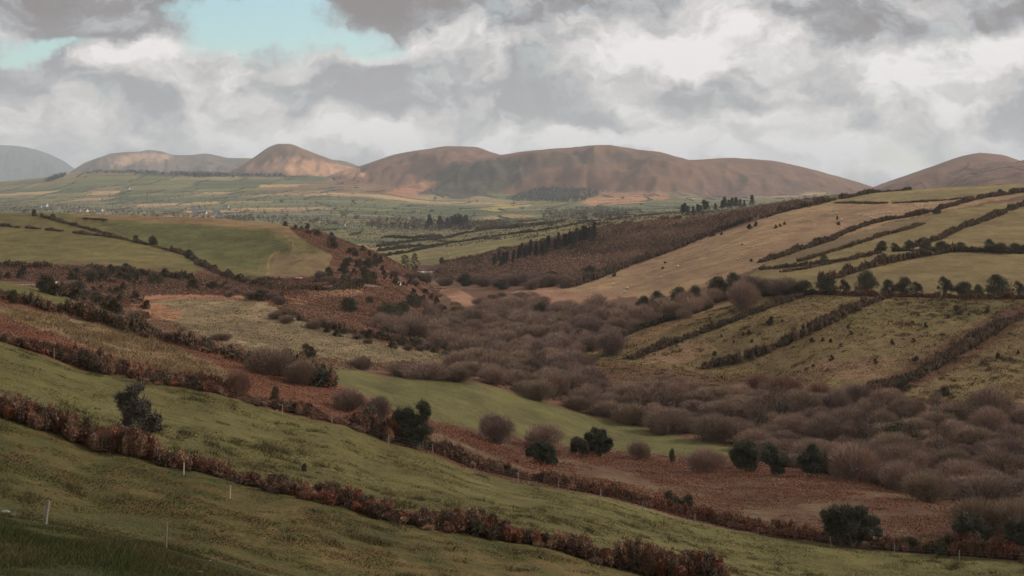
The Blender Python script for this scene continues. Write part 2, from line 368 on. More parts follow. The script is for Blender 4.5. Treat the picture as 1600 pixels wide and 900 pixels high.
# ------------------------------------------------------------------ ground colours
G1, G2 = (.115,.118,.045), (.085,.095,.034)
RUST, RUST2 = (.118,.060,.040), (.095,.068,.044)
BR, BR2 = (.135,.078,.052), (.085,.060,.042)
OL, OL2 = (.175,.145,.070), (.135,.125,.058)
SLOPE, SLOPE2 = (.255,.182,.118), (.205,.165,.092)
def paint():
    n = UU.shape; A = np.empty(n + (3,)); B = np.empty(n + (3,))
    A[:] = BR; B[:] = BR2
    far = DD > 1000
    cc = cellcol(XX[far], DD[far]); A[far] = cc; B[far] = cc * .72
    uj = UU + (fbm(UU / 14, LS[None] * 60, 3, 201) * 3.0)
    yj = YP + (fbm(UU / 18 + 9, LS[None] * 55, 3, 202) * 2.2)
    # hills: moorland above the fields
    moor = (DD > 4300) & (UU > 520) & (Z > -38 + 22 * fbm(XX / 500, DD / 500, 3, 210) - 30 * np.clip((1000-UU)/800,0,1)*0)
    moor |= (DD > 7600)
    mA, mB = np.array((.240,.140,.092)), np.array((.062,.048,.038))
    A[moor], B[moor] = mA, mB
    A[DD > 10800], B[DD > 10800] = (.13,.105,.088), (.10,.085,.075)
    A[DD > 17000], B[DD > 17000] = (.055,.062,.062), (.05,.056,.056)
    D5 = np.exp(cd[5])[:, None]; D6 = np.exp(cd[6])[:, None]; D3 = np.exp(cd[3])[:, None]
    m = DD < D6 + 1; A[m], B[m] = (.108,.108,.044), (.080,.085,.033)
    m = DD < D5 + 2; A[m], B[m] = (.062,.078,.026), (.085,.066,.028)
    m = DD < D3 + 2; A[m], B[m] = (.050,.066,.024), (.062,.066,.028)
    m = (DD > D6 + 1) & (DD < 262) & (UU > 640); A[m], B[m] = (.105,.058,.040), (.092,.082,.050)
    m = (DD > D6 + 1) & (DD < 240) & (UU <= 640); A[m], B[m] = (.16,.080,.050), (.10,.06,.04)
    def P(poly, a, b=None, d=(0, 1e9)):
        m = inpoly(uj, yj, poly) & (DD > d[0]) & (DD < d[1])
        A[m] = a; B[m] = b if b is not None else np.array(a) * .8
    P([(-160,440),(0,476),(60,487),(130,500),(200,519),(270,543),(330,566),(372,590),(350,601),(290,590),(200,566),(150,548),(80,520),(0,495),(-160,460)], (.225,.180,.110), (.150,.125,.075), (156,215))
    P([(-160,400),(0,438),(100,459),(190,494),(240,512),(215,516),(180,510),(120,490),(60,474),(0,458),(-160,430)], (.120,.122,.045), (.10,.105,.04), (205,264))
    P([(495,566),(540,575),(600,589),(740,597),(760,603),(800,612),(860,632),(920,650),(1000,668),(1080,685),(1145,697),(1152,714),(1100,717),(1000,709),(920,701),(850,691),(760,673),(700,662),(620,640),(560,612),(505,592)], (.104,.108,.046), (.084,.092,.036), (180,330))
    P([(225,470),(280,463),(400,466),(425,478),(450,487),(490,505),(540,520),(600,537),(700,550),(725,560),(650,566),(560,566),(500,560),(430,552),(380,545),(320,528),(280,508),(240,496)], (.150,.140,.085), (.195,.165,.105), (270,455))
    P([(205,474),(240,472),(288,490),(275,500),(228,500),(208,490)], (.33,.19,.115), (.25,.14,.09), (300,455))
    P([(215,463),(300,459),(400,463),(440,480),(400,470),(280,466),(230,470)], (.30,.17,.11), (.22,.12,.08), (350,500))
    P([(440,462),(520,452),(570,450),(560,462),(500,466),(470,480)], (.27,.17,.11), (.16,.11,.07), (350,600))
    # left hill
    P([(-160,320),(0,325),(300,335),(440,345),(480,380),(520,400),(510,425),(470,436),(430,440),(380,432),(320,420),(300,426),(285,432),(230,420),(170,412),(60,412),(0,408),(-160,405)], (.125,.118,.050), (.105,.105,.042), (480,900))
    P([(100,335),(300,336),(440,346),(470,372),(440,368),(420,358),(290,350),(160,343)], (.185,.140,.075), (.16,.125,.065), (480,900))
    P([(150,346),(290,351),(415,361),(450,383),(452,393),(410,400),(402,424),(360,414),(300,399),(200,371)], (.086,.098,.040), (.078,.088,.036), (480,900))
    P([(420,430),(430,400),(480,395),(520,400),(505,428),(470,438)], (.18,.14,.085), (.12,.10,.05), (480,900))
    for a, b in (((430,358),(447,368)),((447,368),(458,380)),((458,380),(460,390)),((460,390),(428,396)),((428,396),(420,405)),((420,405),(418,430))):
        P([(a[0]-1.6,a[1]-.5),(a[0]+1.6,a[1]+.5),(b[0]+1.6,b[1]+.5),(b[0]-1.6,b[1]-.5)], (.20,.165,.10), (.17,.14,.08), (480,900))
    # valley floor openings
    P([(672,446),(712,448),(735,462),(775,480),(742,486),(705,468)], (.28,.175,.115), (.2,.13,.09), (500,1000))
    P([(665,440),(730,441),(790,448),(730,452),(680,450)], (.22,.16,.11), (.12,.09,.06), (600,1000))
    P([(800,456),(870,446),(960,455),(965,466),(925,478),(870,477),(850,468)], (.27,.175,.12), (.20,.135,.09), (450,1000))
    # scrubby wood slope
    P([(620,440),(660,425),(700,411),(740,403),(800,388),(850,378),(900,366),(960,352),(1060,343),(1160,330),(1240,316),(1330,302),(1340,306),(1240,324),(1160,349),(1100,367),(1040,392),(980,410),(930,428),(890,444),(800,450),(700,445)], (.125,.082,.062), (.092,.066,.050), (650,1100))
    P([(870,448),(930,430),(980,412),(990,418),(930,440),(890,452)], RUST, RUST2, (600,1000))
    # right hill
    P([(880,455),(930,438),(980,418),(1040,398),(1100,373),(1160,353),(1230,330),(1300,317),(1350,312),(1450,316),(1560,304),(1660,280),(1760,280),(1760,320),(1600,305),(1500,325),(1400,345),(1330,365),(1270,385),(1200,410),(1150,432),(1080,455),(1020,466),(960,462),(900,456)], SLOPE, SLOPE2, (440,1100))
    P([(1225,328),(1300,306),(1400,297),(1500,291),(1760,280),(1760,300),(1560,306),(1450,314),(1350,313),(1290,320)], (.185,.175,.085), (.165,.145,.075), (600,1100))
    P([(1170,430),(1200,411),(1270,386),(1330,366),(1400,346),(1500,326),(1760,290),(1760,470),(1600,464),(1350,458),(1250,455),(1180,455)], OL, OL2, (415,1000))
    P([(1210,413),(1260,392),(1330,368),(1400,350),(1460,340),(1440,352),(1380,368),(1290,396),(1240,408)], (.17,.13,.075), (.11,.095,.055), (440,900))
    P([(1110,470),(1180,452),(1360,458),(1760,462),(1760,650),(1600,632),(1430,620),(1340,612),(1200,590),(1100,582),(1000,572),(900,556),(960,520),(1040,490)], (.170,.135,.075), (.115,.108,.050), (300,470))
    P([(1380,462),(1600,468),(1600,480),(1540,500),(1420,520),(1330,520),(1300,500)], (.115,.118,.048), (.145,.125,.06), (300,470))
    P([(1010,552),(1090,530),(1120,545),(1060,570),(1000,570)], (.23,.165,.11), (.15,.115,.07), (300,470))
    P([(1280,560),(1400,560),(1380,600),(1240,585)], (.215,.155,.10), (.15,.115,.065), (300,470))
    P([(900,552),(980,515),(1060,483),(1180,457),(1130,485),(1040,520),(960,550)], (.20,.14,.085), (.15,.115,.065), (340,500))
    P([(1380,590),(1440,560),(1500,520),(1570,480),(1610,470),(1620,490),(1540,545),(1470,590),(1400,615)], RUST, RUST2, (300,470))
    # fields past the valley mouth
    P([(560,415),(690,414),(740,404),(800,389),(850,379),(900,367),(960,353),(1060,342),(1100,336),(1060,331),(920,347),(800,366),(700,380),(600,400)], (.155,.150,.072), (.135,.135,.062), (900,2000))
    P([(560,403),(600,398),(700,379),(800,364),(920,346),(920,340),(820,350),(720,366),(600,392)], (.145,.142,.070), (.12,.125,.06), (900,2600))
    # distant plots
    P([(730,329),(770,322),(800,318),(850,315),(830,322),(780,330),(740,331)], (.34,.31,.11), (.27,.26,.10), (2500,6500))
    P([(830,316),(900,316),(880,322),(830,322)], (.16,.17,.07), (.15,.16,.065), (2500,6500))
    P([(728,344),(800,334),(845,338),(780,345),(730,350)], (.27,.22,.12), (.25,.2,.11), (1200,6000))
    P([(660,330),(750,328),(790,334),(715,342)], (.08,.115,.065), (.075,.105,.06), (1500,6000))
    P([(700,350),(800,340),(845,343),(770,355)], (.085,.12,.06), (.08,.11,.06), (1200,6000))
    P([(600,303),(640,286),(690,282),(660,300),(640,310)], (.33,.18,.115), (.24,.14,.09), (4000,8000))
    P([(900,316),(950,300),(1040,300),(1050,310),(980,318),(930,322)], (.30,.23,.13), (.33,.17,.10), (3500,7000))
    P([(550,305),(600,290),(560,287),(480,300),(380,300),(440,294),(520,280)], (.2,.145,.09), (.14,.12,.075), (4500,8000))
    # cloud shadow and plantation painted into the first patch; the others darker brown moor
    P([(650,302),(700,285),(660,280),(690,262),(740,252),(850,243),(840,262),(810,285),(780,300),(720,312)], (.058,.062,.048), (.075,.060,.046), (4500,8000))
    P([(850,238),(1000,237),(1060,250),(960,258),(880,256),(800,270)], (.125,.085,.062), (.09,.066,.05), (4500,8000))
    P([(1060,290),(1180,272),(1300,290),(1250,305),(1100,312)], (.15,.095,.075), (.11,.078,.06), (4500,8000))
    P([(1380,290),(1500,268),(1600,258),(1700,250),(1700,300)], (.15,.09,.072), (.12,.08,.06), (3000,8000))
    # sunlight on the cone hill's flank and far ridge, painted as paler ground
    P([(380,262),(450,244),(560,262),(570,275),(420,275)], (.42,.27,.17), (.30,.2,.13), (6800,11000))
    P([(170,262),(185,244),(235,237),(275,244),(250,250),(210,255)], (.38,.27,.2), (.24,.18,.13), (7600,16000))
    P([(225,275),(200,270),(260,268),(380,272),(480,273),(480,278),(300,276)], (.055,.062,.052), (.06,.066,.054), (5600,9000))
    P([(70,283),(95,270),(110,268),(95,278)], (.06,.065,.052), (.06,.065,.05), (5600,9000))
    return A, B
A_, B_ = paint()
nu, ns = UU.shape
V = np.stack([XX, DD, Z], -1).reshape(-1, 3)
ii = (np.arange(nu - 1)[:, None] * ns + np.arange(ns - 1)[None]).ravel()
Q = np.stack([ii, ii + ns, ii + ns + 1, ii + 1], 1)
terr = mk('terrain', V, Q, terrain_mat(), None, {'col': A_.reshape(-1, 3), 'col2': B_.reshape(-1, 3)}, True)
tag(terr, 'rolling green and brown hillsides around the valley', None, None, 'structure')

# ------------------------------------------------------------------ plants
def lerpc(a, b, t): a, b = np.array(a), np.array(b); return a + (b - a) * t[:, None]
def clump_pts(n, c, r, shell=.35):
    d = rng.normal(size=(n, 3)); d /= np.linalg.norm(d, axis=1, keepdims=True)
    k = 1 - shell * rng.random(n) ** 1.5
    return np.asarray(c) + d * k[:, None] * np.asarray(r), d
def willow(seed, tint, ncl=14, nb=5200, tall=1.0):
    nb = int(nb * 1.5)
    """bare shrub, unit about 8 m wide, 5 m tall"""
    global rng; old = rng; rng = np.random.default_rng(seed)
    root = empty('bare_willow'); cr, tr = MB(), MB()
    cs = []
    for k in range(ncl):
        a = 2.4 * k + rng.uniform(-.4, .4); r = 2.6 * math.sqrt((k + .3) / ncl)
        h = (3.55 - .24 * r * r * .8 + rng.uniform(-.5, .35)) * tall
        cs.append((r * math.cos(a), r * math.sin(a), h, rng.uniform(1.15, 1.95)))
    for (x, y, z, r) in cs:
        m = nb // ncl
        c0, d = clump_pts(m, (x, y, z - .35), (r, r, r * .95), .5)
        up = np.array([x, y, z]) / np.linalg.norm([x, y, z])
        dd = d * .55 + up * .6 + rng.normal(size=(m, 3)) * .16
        ln = rng.uniform(.35, .8, m)
        P = c0 - dd * ln[:, None] * .6; ok = P[:, 2] > .25
        c = lerpc(np.array(tint) * .72, np.array(tint) * 1.25, rng.random(m))
        cr.blades(P[ok], (dd * ln[:, None])[ok], rng.uniform(.03, .052, m)[ok], c[ok])
        # low outward twigs that fill the skirt
        if x * x + y * y > 2.5:
            q = int(m * .55); f = rng.random(q)[:, None]
            P = np.array([x * .5, y * .5, .3]) * (1 - f) + np.array([x * 1.25, y * 1.25, z - .2]) * f + rng.normal(size=(q, 3)) * .55
            P[:, 2] = np.maximum(P[:, 2], .15)
            dd = np.array([x, y, z * .9]) * .22 + rng.normal(size=(q, 3)) * .18
            cr.blades(P, dd, .045, lerpc(np.array(tint) * .55, np.array(tint) * 1.0, rng.random(q)))
        for j in range(3):
            e = np.array([x, y, z]) + rng.normal(size=3) * .5; b0 = np.array([rng.normal() * .25, rng.normal() * .25, -.3])
            t = np.linspace(0, 1, 5)[:, None]; pts = b0 * (1 - t) + e * t; pts[:, 2] += np.sin(t[:, 0] * np.pi) * .3; pts[:, :2] *= (1 + .25 * np.sin(t * np.pi))
            tr.tube(pts, np.linspace(.085, .02, 5), np.array(tint) * .7, 4)
    cr.build('crown', M_TWIG, root); tr.build('trunk', M_BARK, root); rng = old
    return root
def evergreen(seed, tint, w=4., h=4.5, lean=0., trunk=.28, ncl=22, nl=6500, leaf=.17, flat=False, name='hawthorn_tree', gaps=.0, low=.12):
    """dense dark tree or bush: many leafy clumps, limbs and stem; lean pushes the top downwind"""
    global rng; old = rng; rng = np.random.default_rng(seed)
    root = empty(name); cr, tr = MB(), MB(); b = trunk * h
    for k in range(ncl):
        a = rng.uniform(0, 6.283); zz = (k + .5) / ncl
        env = math.sin(math.pi * min(.98, (low + zz * (1 - low)) ** (.75 if not flat else .55))) ** .6
        rr = w / 2 * env * math.sqrt(rng.uniform(.15, 1)) * .8
        z = b + (h - b) * zz * .9
        x, y = rr * math.cos(a) + lean * (zz ** 1.4) * h, rr * math.sin(a)
        r = rng.uniform(.13, .23) * w * (.75 if gaps else 1)
        m = nl // ncl
        P, d = clump_pts(m, (x, y, z), (r, r, r * rng.uniform(.6, .85)), .55)
        c = lerpc(np.array(tint) * .6, np.array(tint) * 1.5, rng.random(m) ** 1.4)
        cr.leaves(P, rng.uniform(.7, 1.4, m) * leaf, c)
        q = m // 6
        P2, d2 = clump_pts(q, (x, y, z), (r, r, r * .8), .3)
        cr.blades(P2, d2 * rng.uniform(.15, .5, q)[:, None] + np.array([lean * .4, 0, .12]), .06, c[:q])
        if k % 2 == 0:
            t = np.linspace(0, 1, 6)[:, None]; s0 = np.array([lean * .15, 0, b * rng.uniform(.3, 1.)])
            pts = s0 * (1 - t) + np.array([x, y, z]) * t; pts[:, 2] += .12 * h * np.sin(t[:, 0] * 3.14) * rng.uniform(-.3, .6)
            tr.tube(pts, np.linspace(.022, .006, 6) * w, (.10, .085, .07), 5)
    for j in range(3):
        t = np.linspace(0, 1, 6)[:, None]
        pts = np.array([rng.normal() * .08 * w, rng.normal() * .08 * w, -.4]) * (1 - t) + np.array([rng.normal() * .12 * w + lean * .3 * h, rng.normal() * .12 * w, b + .35 * h]) * t
        tr.tube(pts, np.linspace(.045, .015, 6) * w * .8, (.11, .092, .075), 6)
    cr.build('crown', M_FOL, root); tr.build('trunk', M_BARK, root); rng = old
    return root
def conifer(seed, tint, h=14., w=6., pine=True, nl=3600):
    global rng; old = rng; rng = np.random.default_rng(seed)
    root = empty('pine_tree' if pine else 'cypress_tree'); cr, tr = MB(), MB()
    z0 = .38 * h if pine else .04 * h
    for k in range(26):
        zz = k / 25; z = z0 + (h - z0) * zz
        wr = w / 2 * ((1 - zz) ** .55 * (.55 + .45 * rng.random()) if pine else (math.sin(math.pi * (.15 + .83 * zz)) ** .7))
        a = 2.4 * k + rng.uniform(-.3, .3); rr = wr * rng.uniform(.35, .85)
        c = np.array([rr * math.cos(a), rr * math.sin(a), z]); r = rng.uniform(.14, .24) * w
        m = nl // 26; P, d = clump_pts(m, c, (r, r, r * .6), .7)
        cr.leaves(P, rng.uniform(.25, .5, m), lerpc(np.array(tint) * .6, np.array(tint) * 1.5, rng.random(m)))
        tr.tube(np.array([[0, 0, z - .1 * h * .5], c * [.5, .5, 1] - [0, 0, .2], c]), [.09, .06, .03], (.12, .09, .08), 4)
    tr.tube(np.array([[0, 0, -.8], [.05 * w * rng.normal(), 0, .4 * h], [0, .03 * w, h * .97]]), [.24, .16, .04], (.12, .095, .085), 7)
    cr.build('crown', M_FOL, root); tr.build('trunk', M_BARK, root); rng = old
    return root
def lobed(name, base, lobes, tint, label, leaf=.15, dens=1.0, stem=(.17,.145,.12), seed=1, D=None, cat='tree'):
    """a particular tree: crown lobes given as bearings and eye angles at the tree's own distance, each with depth"""
    global rng; old = rng; rng = np.random.default_rng(seed)
    p = at(*base) if D is None else np.array([(base[0]-CX)/F*D, D, 0.]); p[2] = float(ground(p[0], p[1])); k = p[1] / F
    yb = HY - F * p[2] / p[1]
    root = empty(name, tuple(p)); cr, tr = MB(), MB(); tint = np.array(tint) * 1.9
    for (u, y, r) in lobes:
        x, z, R_ = (u - base[0]) * k, (yb - y) * k, r * k * 1.22
        for j in range(5):
            dv_ = rng.normal(size=3); dv_ /= np.linalg.norm(dv_); c0 = np.array([x, rng.uniform(-.7, .7) * R_, z]) + dv_ * R_ * .5; rr = R_ * rng.uniform(.42, .68)
            m = int(520 * dens * (rr / .6) ** 2) + 80
            P, d = clump_pts(m, c0, (rr, rr, rr * .85), .6); c = lerpc(np.array(tint) * .6, np.array(tint) * 1.5, rng.random(m) ** 1.3)
            cr.leaves(P, rng.uniform(.7, 1.4, m) * leaf, c); q = m // 5
            P2, d2 = clump_pts(q, c0, (rr, rr, rr), .4); cr.blades(P2, (d2 + [-.25, 0, .35]) * rng.uniform(.15, .55, q)[:, None], .05, c[:q])
        t = np.linspace(0, 1, 7)[:, None]
        s0 = np.array([rng.normal() * .15, rng.normal() * .15, -.2]); pts = s0 * (1 - t) + np.array([x, 0, z]) * t
        pts[:, 0] += np.sin(t[:, 0] * 3.14) * rng.normal() * .25; pts[:, 2] += np.sin(t[:, 0] * 3.14) * .12 * z; pts[:, 1] += -.2 * R_ * np.sin(t[:, 0] * 3.14)
        tr.tube(pts, np.linspace(.11, .025, 7), stem, 6)
    cr.build('crown', M_FOL, root); tr.build('trunk', M_BARK, root); rng = old
    return tag(root, label, cat)
used = set()
def place(proto, loc, s, label, cat, group=None, rz=None, sz=None):
    o = proto if proto.name not in used else copy_tree(proto); used.add(proto.name); used.add(o.name)
    o.location = loc; o.scale = (s, s, sz if sz else s); o.rotation_euler = (0, 0, rng.uniform(0, 6.28) if rz is None else rz)
    return tag(o, label, cat, group)
ORD = ['first','second','third','fourth','fifth','sixth','seventh','eighth','ninth','tenth','eleventh','twelfth','thirteenth','fourteenth','fifteenth','sixteenth','seventeenth','eighteenth','nineteenth','twentieth',
       'twenty-first','twenty-second','twenty-third','twenty-fourth','twenty-fifth','twenty-sixth','twenty-seventh','twenty-eighth','twenty-ninth','thirtieth','thirty-first','thirty-second','thirty-third','thirty-fourth','thirty-fifth','thirty-sixth','thirty-seventh','thirty-eighth','thirty-ninth','fortieth','forty-first','forty-second','forty-third','forty-fourth','forty-fifth','forty-sixth','forty-seventh','forty-eighth','forty-ninth','fiftieth']

# ---- willows
TW = [(.225,.188,.158),(.195,.165,.138),(.265,.215,.180),(.20,.165,.150),(.24,.208,.160)]
WIL = [willow(100 + i, TW[i], 13 + i, 5200, (1, .9, 1.1, 1.05, .85)[i]) for i in range(5)]
WLOOK = ['grey-brown', 'dull brown', 'pale pinkish brown', 'purplish brown', 'tan']
RED = willow(120, (.245,.165,.135), 14, 5200, 1.25)
THICK = [(640,510),(700,504),(740,506),(790,478),(840,474),(868,484),(930,486),(1000,496),(1060,480),(1130,468),(1100,490),(1000,516),(925,556),(895,592),(940,608),(1010,618),(1100,620),(1200,614),(1340,634),(1420,644),(1600,652),(1760,656),(1760,800),(1600,796),(1500,786),(1400,768),(1300,745),(1200,724),(1160,704),(1060,682),(940,652),(860,630),(780,608),(748,596),(700,578),(740,560),(690,545),(640,530),(590,512)]
wp = []
def try_w(x, y, r):
    for (a, b, q) in wp:
        if (a - x) ** 2 + (b - y) ** 2 < (.5 * (r + q)) ** 2: return False
    return True
cand = 0
_rr = np.random.default_rng(77)
poly_u = [p[0] for p in THICK]
while cand < 14000 and len(wp) < 480:
    cand += 1
    u, y = _rr.uniform(590, 1700), _rr.uniform(466, 800)
    if not inpoly(np.array([u]), np.array([y]), THICK)[0]: continue
    p = at(u, y); s = _rr.uniform(.75, 1.5)
    if not try_w(p[0], p[1], 5.1 * s): continue
    wp.append((p[0], p[1], 5.1 * s))
wl = sorted([(b, a, q / 5.1) for (a, b, q) in wp])
wl_all = wl; wl = sorted(wl, key=lambda t: -t[2] / t[0])[:205]; _in = set(wl); rest = [t for t in wl_all if t not in _in]
def arr(o):
    me = o.data; v = np.empty(len(me.vertices) * 3, np.float32); me.vertices.foreach_get('co', v); c = np.empty(len(me.vertices) * 4, np.float32); me.attributes['col'].data.foreach_get('color', c)
    return v.reshape(-1, 3), c.reshape(-1, 4)[:, :3]
_b = MB(); _src = [arr([c for c in w.children if c.name.startswith('crown')][0]) for w in WIL]
for (yy, x, s) in rest:
    v_, c_ = _src[int(_rr.integers(0, 5))]; nt_ = len(v_) // 3; pick = _rr.permutation(nt_)[:int(nt_ * .42)]
    vi = (pick[:, None] * 3 + np.arange(3)).ravel(); q = v_[vi] * s; a = _rr.uniform(0, 6.28); ca, sa = math.cos(a), math.sin(a)
    w_ = q.reshape(-1, 3, 3).copy(); ctr = w_.mean(1, keepdims=True); w_ = ctr + (w_ - ctr) * 1.25; q = w_.reshape(-1, 3)
    q = np.stack([q[:,0]*ca - q[:,1]*sa + x, q[:,0]*sa + q[:,1]*ca + yy, q[:,2] + float(ground(x, yy)) - .1], 1)
    _b.add(q, np.arange(len(q)).reshape(-1, 3), c_[vi] / TONE * _rr.uniform(.85, 1.15))
tag(_b.build('willow_thicket', M_TWIG), 'smaller bare willows crowding the middle and back of the thicket', 'thicket', None, 'stuff')
BT = [evergreen(60 + i, (.150,.118,.095), 5.6, 5.6, -.05, .18, 24, 4200, .13, name='bare_tree', gaps=1) for i in range(2)]
rows = {}
for (yy, x, s) in wl: rows.setdefault(int(round((math.log(yy) - math.log(180)) / .07)), []).append((x, yy, s))
for nrow, r in enumerate(sorted(rows)):
    for k, (x, yy, s) in enumerate(sorted(rows[r])):
        v = int(_rr.integers(0, 5)); u = CX + F * x / yy
        if _rr.random() < .10:
            zz0 = float(ground(x, yy)); place(BT[k % 2], (x, yy, zz0 - .1), s * .95, f'twiggy brown leafless tree, {ORD[k]} from left in {ORD[nrow]} row of valley thicket', 'tree', 'leafless trees among the willows', sz=s * _rr.uniform(.9, 1.25)); continue
        z = float(ground(x, yy))
        yb = HY - F * z / yy
        if 1150 < u < 1345 and 595 < yb < 634:
            place(RED, (x, yy, z - .1), s * .85, f'upright reddish willow, {ORD[k]} in {ORD[nrow]} row of valley thicket, against the field', 'willow bush', 'reddish willows at the back of the thicket', sz=s * .95)
        else:
            place(WIL[v], (x, yy, z - .1), s, f'{WLOOK[v]} bare domed willow, {ORD[k]} from left in {ORD[nrow]} row of valley thicket', 'willow bush', 'bare willows filling the valley bottom', sz=s * _rr.uniform(.55, 1.08))
print('willows', len(wl), 'rows', {k: len(v) for k, v in rows.items()})
def single_willow(u, y, hpx, wpx, v, label, group=None):
    p = at(u, y); D = p[1]
    return place(WIL[v] if v < 5 else RED, p - [0, 0, .1], wpx * D / F / 7.6, label, 'willow bush', group, sz=hpx * D / F / 4.8)
for a in [
 (775,693,52,68,3,'brown half-bare thorn bush beside the meadow, between dark tree and pale willow'),
 (850,703,42,68,2,'pale fluffy bare willow on the meadow edge behind the small dark tree'),
 (998,718,30,42,2,'small pale bare bush at the foot of the meadow below the round dark tree'),
 (1103,738,38,72,2,'low pale domed willow at the tip of the meadow on rusty bracken'),
 (420,585,52,80,1,'grey-brown leafless thicket bush on the brow above the straw field'),
 (470,600,50,60,4,'leafless bush leaning over the brow beside the black-green bush'),
 (545,642,42,60,1,'grey bare bush at the near corner of the valley meadow'),
 (590,658,44,50,3,'grey bare bush hugging the twin dark trees by the fence'),
 (372,620,42,44,5,'brown bare thorn bush rising from the fence line bracken'),
 (1230,790,0,0,0,''),
 (1530,838,80,104,4,'big grey domed willow behind dark trees at the fence corner'),
 (1590,846,88,90,4,'large greyish willow beside the frame edge behind the lower fence'),
 (1450,785,62,92,4,'pale grey rounded willow standing out on the bracken edge'),
 (1350,748,66,90,1,'broad olive-brown willow overhanging the bracken field'),
 (860,500,0,0,0,''),
 (1160,484,46,60,2,'round pinkish bare willow at the top end of the hedged strip fields'),
 (1225,462,34,70,1,'wide grey bare willow beside the trees of the long hedgerow'),
 (1175,458,30,60,3,'grey bare willow crowning the slope foot among dark trees'),
 (955,555,44,56,3,'bare brown willow where the strip field meets the thicket'),
 (1000,563,0,0,0,''),
 (665,592,28,90,0,'long low brown thorn bush along the far edge of the meadow'),
 (630,588,26,60,1,'low brown bush at the meadow far edge beside a longer one'),
 (715,595,26,60,1,'brown low bush ending the row on the meadow far edge'),
 (565,578,24,40,3,'small brown thorn bush left of the low brown row by the meadow'),
 (345,532,14,40,1,'low olive-brown bush lying on the grey-green field'),
]:
    if a[2]: single_willow(*a)
# ---- dark bushes and trees
DK = (.072,.076,.048); DG = (.060,.078,.052)
BU = [evergreen(10, DK, 4.6, 4.2, .03, .1, 22, 6500, .17, name='holly_bush'),
      evergreen(11, DG, 4.6, 4.6, -.06, .10, 24, 6500, .17, name='holly_bush'),
      evergreen(12, DK, 5.4, 3.6, .05, .12, 24, 6500, .17, True, name='holly_bush'),
      evergreen(13, (.070,.068,.050), 5.2, 4.4, -.12, .22, 22, 5500, .17, True, name='holly_bush', gaps=1)]
GO = [evergreen(20 + i, (.072,.064,.042), 3.0, 2.0, 0, .02, 12, 1500, .22, True, name='gorse_bush', low=.3) for i in range(3)]
BUH, BUW = [4.2, 4.6, 3.6, 4.4], [4.6, 4.6, 5.6, 5.2]
def bush(u, y, hpx, wpx, v, label, cat='tree', group=None, dmin=0):
    p = at(u, y, dmin); D = p[1]; pr = BU[v] if v < 4 else GO[v - 4]
    hh, ww = (BUH[v], BUW[v]) if v < 4 else (2.0, 3.2)
    return place(pr, p - [0, 0, .1], wpx * D / F / ww, label, cat, group, sz=hpx * D / F / hh, rz=rng.uniform(-.6, .6) if v < 4 else None)
